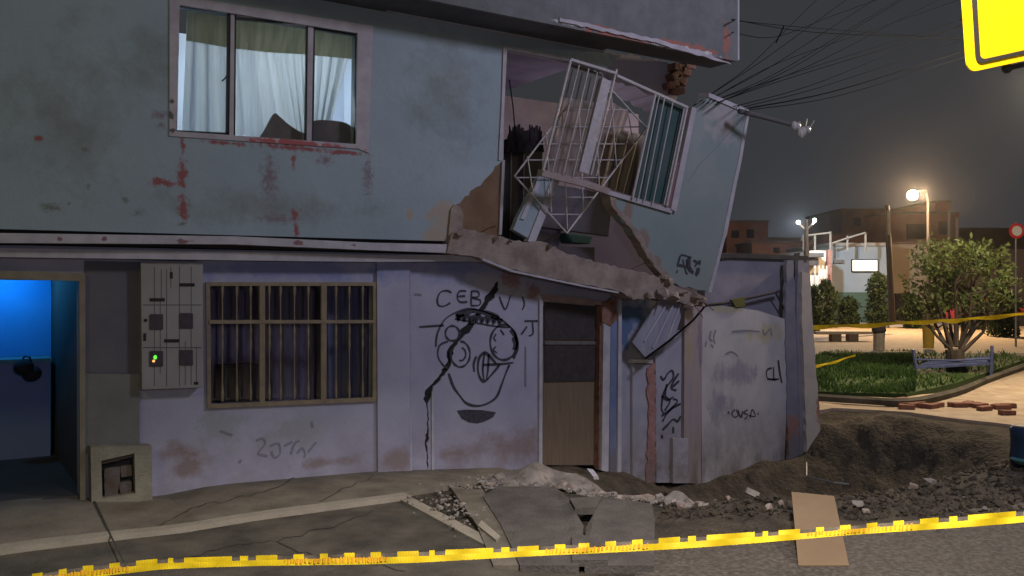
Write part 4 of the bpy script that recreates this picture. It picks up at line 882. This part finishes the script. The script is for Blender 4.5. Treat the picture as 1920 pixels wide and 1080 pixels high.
for k, (x, y0) in enumerate(((1507,440),(1528,438),(1557,434),(1589,442),(1623,436))):
    mb = MB(); mb.tube([D(x,y0,48.5), D(x,470,48.5)], .06, 5); tag(mb.build('rooftop_post', m_pole), 'thin concrete post on the unfinished roofs behind the white house', 'post', 'rooftop posts')
mb = MB(); mb.tube([D(1560,456,48.3), D(1590,446,48.3), D(1623,436,48.3)], .05, 5); mb.tube([D(1507,442,48.3), D(1557,436,48.3)], .05, 5); tag(mb.build('roof_rail', m_pole), 'thin slanting rail across the unfinished roofs', 'rail')
m_bk = mat('far_brick', (.20,.085,.055), (.26,.12,.08), .8, bump=.1); m_bk2 = mat('far_brick_dark', (.13,.085,.065), (.17,.11,.08), .6, bump=.1); m_bk3 = mat('far_wall_tan', (.26,.20,.15), (.31,.25,.19), .6, bump=.1)
def far_house(x0, x1, yt, d, m, label, wins=(), roof=None):
    e_ = empty('brick_house', D((x0+x1)/2, 606, d), label, 'house')
    e_.location.z = 0
    mb = MB(); bbox(mb, x0, x1, yt, 700, d, 8); mb.build('wall', m, e_)
    mb = MB(); bbox(mb, x0-2, x1+2, yt-3, yt+1, d-.2, 8.4); mb.build('roof_slab', m_bk2, e_)
    for (a, b, c, d_) in wins:
        mb = MB(); bbox(mb, a, c, b, d_, d-.05, .1); mb.build('window', m_dark, e_)
    return e_
far_house(1362,1440,416,62, m_bk, 'red brick house block right behind the tilted wall fragment', [(1372,432,1386,446),(1400,430,1414,446)])
far_house(1440,1500,448,66, m_bk2, 'dark low house between the red brick block and the twin lamp')
far_house(1410,1530,455,58, m_bk, 'long low brick wall of a house below the twin lamp', [(1450,464,1462,474)])
far_house(1545,1625,440,64, m_bk, 'reddish unfinished upper floor behind the white house', [(1575,448,1590,458)])
far_house(1578,1668,394,70, m_bk2, 'tall dark brick house rising behind the white house', [(1600,408,1614,424),(1636,408,1648,424)])
far_house(1664,1798,400,66, m_bk, 'orange lit brick house under the bright street lamp', [(1700,420,1735,448),(1760,415,1778,440)])
far_house(1668,1740,456,52, m_bk3, 'tan walled ground floor house with a brown door behind the tree', [(1672,550,1702,600)])
far_house(1740,1960,470,56, m_bk2, 'dark house behind the leafy tree at the right', [(1790,500,1810,530)])
far_house(1800,1960,430,90, m_bk2, 'very distant dark building on the right skyline')
far_house(1755,1782,378,68, m_bk, 'small rooftop tower beside the bright street lamp')
for k, (x, y0, y1) in enumerate(((1741,420,458),(1779,395,452),(1794,408,450))):
    mb = MB(); mb.tube([D(x,y0,60), D(x,y1+40,60)], .09, 6); tag(mb.build('utility_post', m_pole), 'pale slender post lit orange above the tree crown', 'post', 'posts above the tree')
mb = MB(); mb.tube([D(1663,385,38), D(1668,500,38), D(1673,606,38)], [.1,.12,.14], 8); po = tag(mb.build('utility_pole', mat('pole_dark', (.05,.04,.035), bump=.2)), 'tall dark utility pole at the right corner of the white house', 'pole')
mb = MB(); mb.tube([D(1666,394,37.8), D(1668,440,37.8)], .07, 6); mb.build('pole_sleeve', m_pole, po)
# twin lamp
tl = empty('street_lamp', (D(1512,600,44).x, D(1512,600,44).y, 0), 'dark post with two small white lamps above the garden wall', 'street lamp')
mb = MB(); b0 = D(1512,600,44); b0.z = 0; mb.tube([b0, D(1512,500,44), D(1511,412,44)], [.16,.14,.1], 8); mb.build('pole', m_dark, tl)
mb = MB(); mb.tube([D(1499,420,44), D(1511,432,44), D(1525,418,44)], .05, 6); mb.build('arm', m_metal, tl)
for a, b in ((1497,417),(1527,413)):
    mb = MB(); mb.ball(D(a,b,44), (.085,.085,.10)); mb.build('lamp_globe', emis('lamp_white', (1,.98,.9), 14), tl, smooth=True)
# the bright street lamp
p = D(1711,366,40); sl_ = empty('street_lamp', (p.x+1.2, p.y, 0), 'bright orange white street lamp glowing high above the tree', 'street lamp')
mb = MB(); mb.tube([(p.x+1.2,p.y,0),(p.x+1.2,p.y,p.z-.2),(p.x+1.0,p.y,p.z+.25),(p.x+.1,p.y,p.z+.16)], [.07,.06,.05,.04], 8); mb.build('pole', m_dark, sl_)
mb = MB(); mb.ball(p, (.24,.24,.24), 12, 8); mb.build('lamp_globe', emis('lamp_warm', (1,.74,.42), 22), sl_, smooth=True)
light('street_lamp_source', 'POINT', p-FWD*.45, 6200, (1.0,.66,.34), .25)
light('plaza_fill_light', 'POINT', D(1990,150,16.5), 2600, (1.0,.80,.52), .25)  # unseen fill added to brighten lawn, path and tree front
light('twin_lamp_source', 'SPOT', D(1529,413,43.8), 2600, (.75,.9,1.0), .1, D(1625,520,50), spot_size=math.radians(105), spot_blend=.6)
light('twin_lamp_source', 'SPOT', D(1495,417,43.8), 1500, (.75,.9,1.0), .1, D(1440,620,38), spot_size=math.radians(100), spot_blend=.6)
light('porch_lamp_source', 'POINT', D(1538,466,45.8), 120, (1.0,.92,.75), .1)
# red round sign at right edge
rs = empty('round_sign', (D(1905,600,30).x, D(1905,600,30).y, 0), 'round red and white road sign at the right edge above the tree', 'road sign')
c0 = D(1906,433,30)
mb = MB(); mb.tube([c0, c0-FWD*.02], .26, 24); mb.build('plate', mat('sign_red', (.6,.02,.03), bump=0), rs)
mb = MB(); mb.tube([c0-FWD*.021, c0-FWD*.03], .17, 24); mb.build('face', mat('sign_white', (.7,.7,.7), bump=0), rs)
mb = MB(); mb.tube([(c0.x,c0.y,0)+Vector() if False else Vector((c0.x,c0.y,0))+FWD*.04, Vector((c0.x,c0.y,c0.z+.3))+FWD*.04], .035, 8); mb.build('post', m_metal, rs)
# foliage
def leafmat(name, a, b): return mat(name, a, b, 2.2, rough=.6, bump=0, trans=.3)
def add_leaf(mb, p, s, rnd):
    d = Vector((rnd.gauss(0,1), rnd.gauss(0,1), rnd.gauss(.4,1))).normalized(); w = d.orthogonal().normalized(); w.rotate(Matrix.Rotation(rnd.uniform(0,6.28), 3, d))
    mb.add([p, p+d*s*.5+w*s*.22, p+d*s, p+d*s*.5-w*s*.22], [(0,1,2,3)])
m_leafg = leafmat('leaf_green', (.13,.165,.045), (.035,.055,.018)); m_bark = mat('bark', (.045,.033,.026), (.08,.062,.05), 6, bump=.5)
tb_ = G(1792, 704); tree = empty('tree', (tb_.x, tb_.y, 0), 'leafy green tree with many fanning stems beside the blue bench', 'tree')
rnd = random.Random(33); dT = (tb_-CAM).dot(FWD)
tk = MB(); lf = MB()
tk.tube([D(1793,706,dT), D(1792,680,dT), D(1790,655,dT)], [.25,.2,.2], 10)
tips = []
for (a, b, c, d, off) in [(1776,652,1738,570,.3),(1780,650,1752,560,-.3),(1786,650,1772,540,.5),(1790,648,1790,530,-.4),(1794,650,1806,545,.4),(1798,650,1822,550,-.5),(1802,654,1842,560,.2),(1806,658,1860,575,-.2),(1784,655,1728,590,0),(1800,655,1872,545,.5),(1778,640,1760,520,.1),(1804,640,1830,520,0)]:
    p0 = D(a,b,dT); p2 = D(c,d,dT+off); pm_ = p0.lerp(p2,.5)+Vector((rnd.uniform(-.1,.1),rnd.uniform(-.1,.1),rnd.uniform(-.1,0)))
    tk.tube([p0, pm_, p2], [.05,.035,.022], 6)
    for _ in range(6):
        q0 = pm_.lerp(p2, rnd.uniform(.2,1)); q1 = q0+Vector((rnd.gauss(0,.28), rnd.gauss(0,.3), rnd.uniform(.15,.6))); tk.tube([q0, q1], [.025,.010], 5); tips.append(q1)
tk.build('trunk', m_bark, tree)
for _ in range(82):
    px = rnd.uniform(1700,1893); e_ = 1-((px-1795)/106)**2; top = 500-44*max(0,e_)**.6; py = min(top+abs(rnd.gauss(0,1))*34+rnd.uniform(-8,8), 572)
    if px < 1735: py = max(py, 455+(1735-px)*.4)
    tips.append(D(px, py, dT+rnd.gauss(0,.6)*max(.3,e_)))
for p in tips:
    n = rnd.randint(16,34); r = rnd.uniform(.07,.15)
    for _ in range(n): add_leaf(lf, p+Vector((rnd.gauss(0,r),rnd.gauss(0,r),rnd.gauss(0,r*.7))), rnd.uniform(.05,.17), rnd)
lf.build('crown', m_leafg, tree, recalc=False)
m_dkleaf = leafmat('leaf_dark', (.035,.06,.02), (.015,.028,.01))
def bush(px, pw, yt, yb_, d, label, m=m_dkleaf):
    b0 = D(px, yb_, d); b0.z = max(0, b0.z) if yb_ > 596 else b0.z; b0.z = 0; t_ = D(px, yt, d); e_ = empty('shrub', b0, label, 'shrub', 'dark shrubs across the park')
    W_ = pw/F*d/2; H = t_.z; mb = MB(); r_ = random.Random(int(px))
    mb2 = MB(); mb2.tube([b0, b0+Vector((0,0,H*.5))], .06, 6); mb2.build('stem', m_bark, e_)
    for _ in range(2200):
        h = r_.random(); rad = W_*(max(.02,1-((h-.42)/.6)**2))**.5*(.7+.4*r_.random())*(1+.25*math.sin(h*9+int(px)))
        a = r_.uniform(0,6.28); k = r_.random()**.35; add_leaf(mb, b0+Vector((math.cos(a)*rad*k, math.sin(a)*rad*k, h*H)), r_.uniform(.12,.26), r_)
    mb.build('foliage', m, e_, recalc=False)
bush(1548,44,528,606,44,'dark rounded shrub closest to the garden wall post'); bush(1646,46,516,606,44,'taller dark shrub before the right half of the white house'); bush(1590,40,560,606,45,'low dark shrub in the middle before the white house')
bush(1712,44,560,606,43,'dark shrub behind the left stems of the tree'); bush(1880,60,545,640,36,'dark shrub at the right behind the tree'); bush(1825,50,550,610,42,'dark shrub behind the right stems of the tree'); bush(1525,26,540,606,40,'narrow dark shrub right beside the post')
# red parked thing behind tree
rc = empty('parked_car', D(1852,604,46)*1, 'small red car partly hidden behind the tree at the right', 'car'); rc.location.z = 0
mb = MB(); c0 = rc.location.copy(); m_red = mat('car_red', (.35,.03,.03), rough=.35, bump=0)
prof = [(-1.9,.35),(-1.9,.8),(-1.3,.9),(-.8,1.4),(.7,1.4),(1.2,.95),(1.9,.85),(1.95,.35)]
mb.prism([c0+RGT*a+UP*b-FWD*.75 for a, b in prof], FWD*1.5); mb.build('body', m_red, rc, bevel=.08)
for a in (-1.2,1.2):
    for f_ in (-.8,.7):
        mb = MB(); c1_ = c0+RGT*a+UP*.32+FWD*f_; mb.tube([c1_, c1_+FWD*.16], .32, 14); mb.build('wheel', m_dark, rc)
mb = MB(); mb.prism([c0+RGT*a+UP*b-FWD*.77 for a, b in ((-1.1,.95),(-.75,1.32),(.65,1.32),(1.0,.95))], FWD*.03); mb.build('side_window', m_glass, rc)
# lawn grass
mb = MB(); rr = random.Random(77)
def inpoly(x, y, P):
    c = False; j = len(P)-1
    for i in range(len(P)):
        if (P[i][1] > y) != (P[j][1] > y) and x < (P[j][0]-P[i][0])*(y-P[i][1])/(P[j][1]-P[i][1])+P[i][0]: c = not c
        j = i
    return c
xs1 = [p[0] for p in LAWN]; ys1 = [p[1] for p in LAWN]; cnt = 0
while cnt < 16000:
    x, y = rr.uniform(min(xs1), max(xs1)), rr.uniform(min(ys1), max(ys1))
    if not inpoly(x, y, LAWN): continue
    cnt += 1
    if (Vector((x,y,0))-CAM).dot(RGT)/(Vector((x,y,0))-CAM).dot(FWD)*F+960 > 1715 and rr.random() < .82: continue
    lush = noise.noise(Vector((x*.7, y*.7, 0)))+.25
    if lush < .1 and rr.random() < .75: continue
    h = rr.uniform(.04,.11)*(1+max(0,lush)*1.6); z = gz(x, y)+.1; a = rr.uniform(0,6.28); w = Vector((math.cos(a),math.sin(a),0))*.022
    p = Vector((x,y,z)); tip = p+Vector((rr.gauss(0,.05),rr.gauss(0,.05),h)); mb.add([p-w,p+w,tip], [(0,1,2)])
tag(mb.build('grass', leafmat('grass_blade', (.06,.12,.03), (.035,.075,.02)), origin='world', recalc=False), 'green grass on the lawn round the tree', 'grass', kind='stuff')
# concrete benches in the plaza
def cbench(x0, x1, yt, d, label, legs):
    e_ = empty('concrete_bench', (D((x0+x1)/2,600,d).x, D((x0+x1)/2,600,d).y, 0), label, 'bench')
    a = D(x0,yt,d); b = D(x1,yt,d); mb = MB(); mb.hexa([a-UP*.10, b-UP*.10, b, a, a-UP*.10+FWD*.5, b-UP*.10+FWD*.5, b+FWD*.5, a+FWD*.5]); mb.build('seat', mat('bench_concrete', (.32,.27,.22), (.38,.33,.27), 3, bump=.2), e_, bevel=.01)
    for x in legs:
        a = D(x-9,yt,d); b = D(x+9,yt,d); z = a.z-.1; a0, b0 = Vector((a.x,a.y,0)), Vector((b.x,b.y,0)); a1, b1 = Vector((a.x,a.y,z)), Vector((b.x,b.y,z)); o_ = FWD*.06; p_ = FWD*.4
        mb = MB(); mb.hexa([a0+o_, b0+o_, b1+o_, a1+o_, a0+p_, b0+p_, b1+p_, a1+p_]); mb.build('leg', mat('bench_leg', (.16,.12,.09), bump=.2), e_)
cbench(1556,1712,660,25.5,'long concrete bench between the lawn and the lit paving',(1590,1678))
cbench(1800,1940,662,26,'concrete bench running out at the right behind the tree',(1822,1892))
cbench(1530,1640,622,33,'far concrete bench before the lit road, left one',(1570,1602))
# blue metal bench
bb_ = empty('metal_bench', (G(1790,706).x-.2, G(1790,706).y-.4, .1), 'blue metal bench frame wrapped round the tree trunk', 'bench')
dB = dT-.5; m_bb = mat('bench_blue', (.05,.06,.16), (.09,.11,.24), 5, rough=.5, bump=0)
mb = MB(); mb.hexa([D(1717,692,dB), D(1862,684,dB), D(1862,680,dB), D(1717,688,dB), D(1735,682,dB+.6), D(1858,670,dB+.6), D(1858,667,dB+.6), D(1735,679,dB+.6)]); mb.build('seat', mat('bench_blue_slats', (.05,.06,.14), (.08,.10,.20), 5, rough=.95, spec=0, bump=0), bb_)
mb = MB(); mb.tube([D(1715,674,dB), D(1790,676,dB+.3), D(1862,672,dB)], .022, 6); mb.build('back_rail', m_bb, bb_)
for (a, b, c, d) in ((1712,655,1720,708),(1860,648,1858,706)):
    mb = MB(); mb.tube([D(a,b,dB), D(c,d,dB)], .035, 6); mb.build('leg', m_bb, bb_)
# bin, stump, bags, bricks
pb = G(1741,656); bn_ = empty('litter_bin', (pb.x,pb.y,0), 'small yellow slatted litter bin on the lit paving', 'bin')
mb = MB(); mb.tube([(pb.x,pb.y,.05),(pb.x,pb.y,.75)], [.16,.19], 14); mb.build('body', mat('bin_yellow', (.42,.30,.05), (.30,.2,.03), 30, bump=0), bn_)
mb = MB(); mb.tube([(pb.x,pb.y,.76),(pb.x,pb.y,.82)], [.21,.17], 14); mb.build('rim', mat('bin_rim', (.3,.22,.05), bump=0), bn_)
pt = G(1648,668); tb2 = empty('waste_sack', (pt.x,pt.y,0), 'pale post with a dark slumped bag on top beside the concrete bench', 'post')
mb = MB(); mb.tube([(pt.x,pt.y,0),(pt.x,pt.y,.7)], .16, 10); mb.build('post', m_pole, tb2)
mb = MB(); mb.ball((pt.x,pt.y,.78), (.24,.2,.14), 10, 7); mb.ball((pt.x+.14,pt.y,.66), (.10,.1,.2), 8, 6); mb.build('bag', m_darkfab, tb2, smooth=True)
rr = random.Random(9)
bk0 = None
for (a, b) in [(1676,755),(1686,752),(1694,757),(1703,753),(1712,758),(1722,756),(1735,759),(1748,760),(1757,758),(1792,757),(1800,758),(1815,755),(1826,757),(1838,759),(1846,764),(1868,760),(1880,762),(1890,759),(1888,772),(1700,762),(1690,748),(1716,749)]:
    p = G(a,b,.1)
    if bk0 is None:
        mb = MB(); mb.box((-.12,-.06,0),(.12,.06,.075)); bk0 = mb.build('brick', mat('loose_brick', (.16,.07,.05), (.22,.10,.07), 12, bump=.3), origin=(0,0,0), bevel=.006); k = bk0
    else: k = bk0.copy(); COL.objects.link(k)
    k.location = (p.x,p.y,gz(p.x,p.y)+.05); k.rotation_euler = (rr.uniform(-.05,.05),rr.uniform(-.05,.05),rr.uniform(-.9,.3)); tag(k, 'loose red brick scattered on the path before the lawn', 'brick', 'loose bricks on the path')

# ------------------------------------------------------------------ haze added for the lamp halo
HZD = .0002
if HZD:
    mb = MB(); mb.box((-310,-310,-2.5), (410,410,9.5)); hz = mb.build('haze', [], origin='world'); tag(hz, 'thin haze added to give the street lamp a halo', 'haze', kind='stuff')
    m = bpy.data.materials.new('halo_haze'); m.use_nodes = True; t = m.node_tree; t.nodes.remove(t.nodes['Principled BSDF']); v = t.nodes.new('ShaderNodeVolumePrincipled')
    v.inputs['Density'].default_value = HZD; v.inputs['Anisotropy'].default_value = .93; v.inputs['Color'].default_value = (.9,.9,.95,1); t.links.new(v.outputs[0], t.nodes['Material Output'].inputs['Volume']); hz.data.materials.append(m)
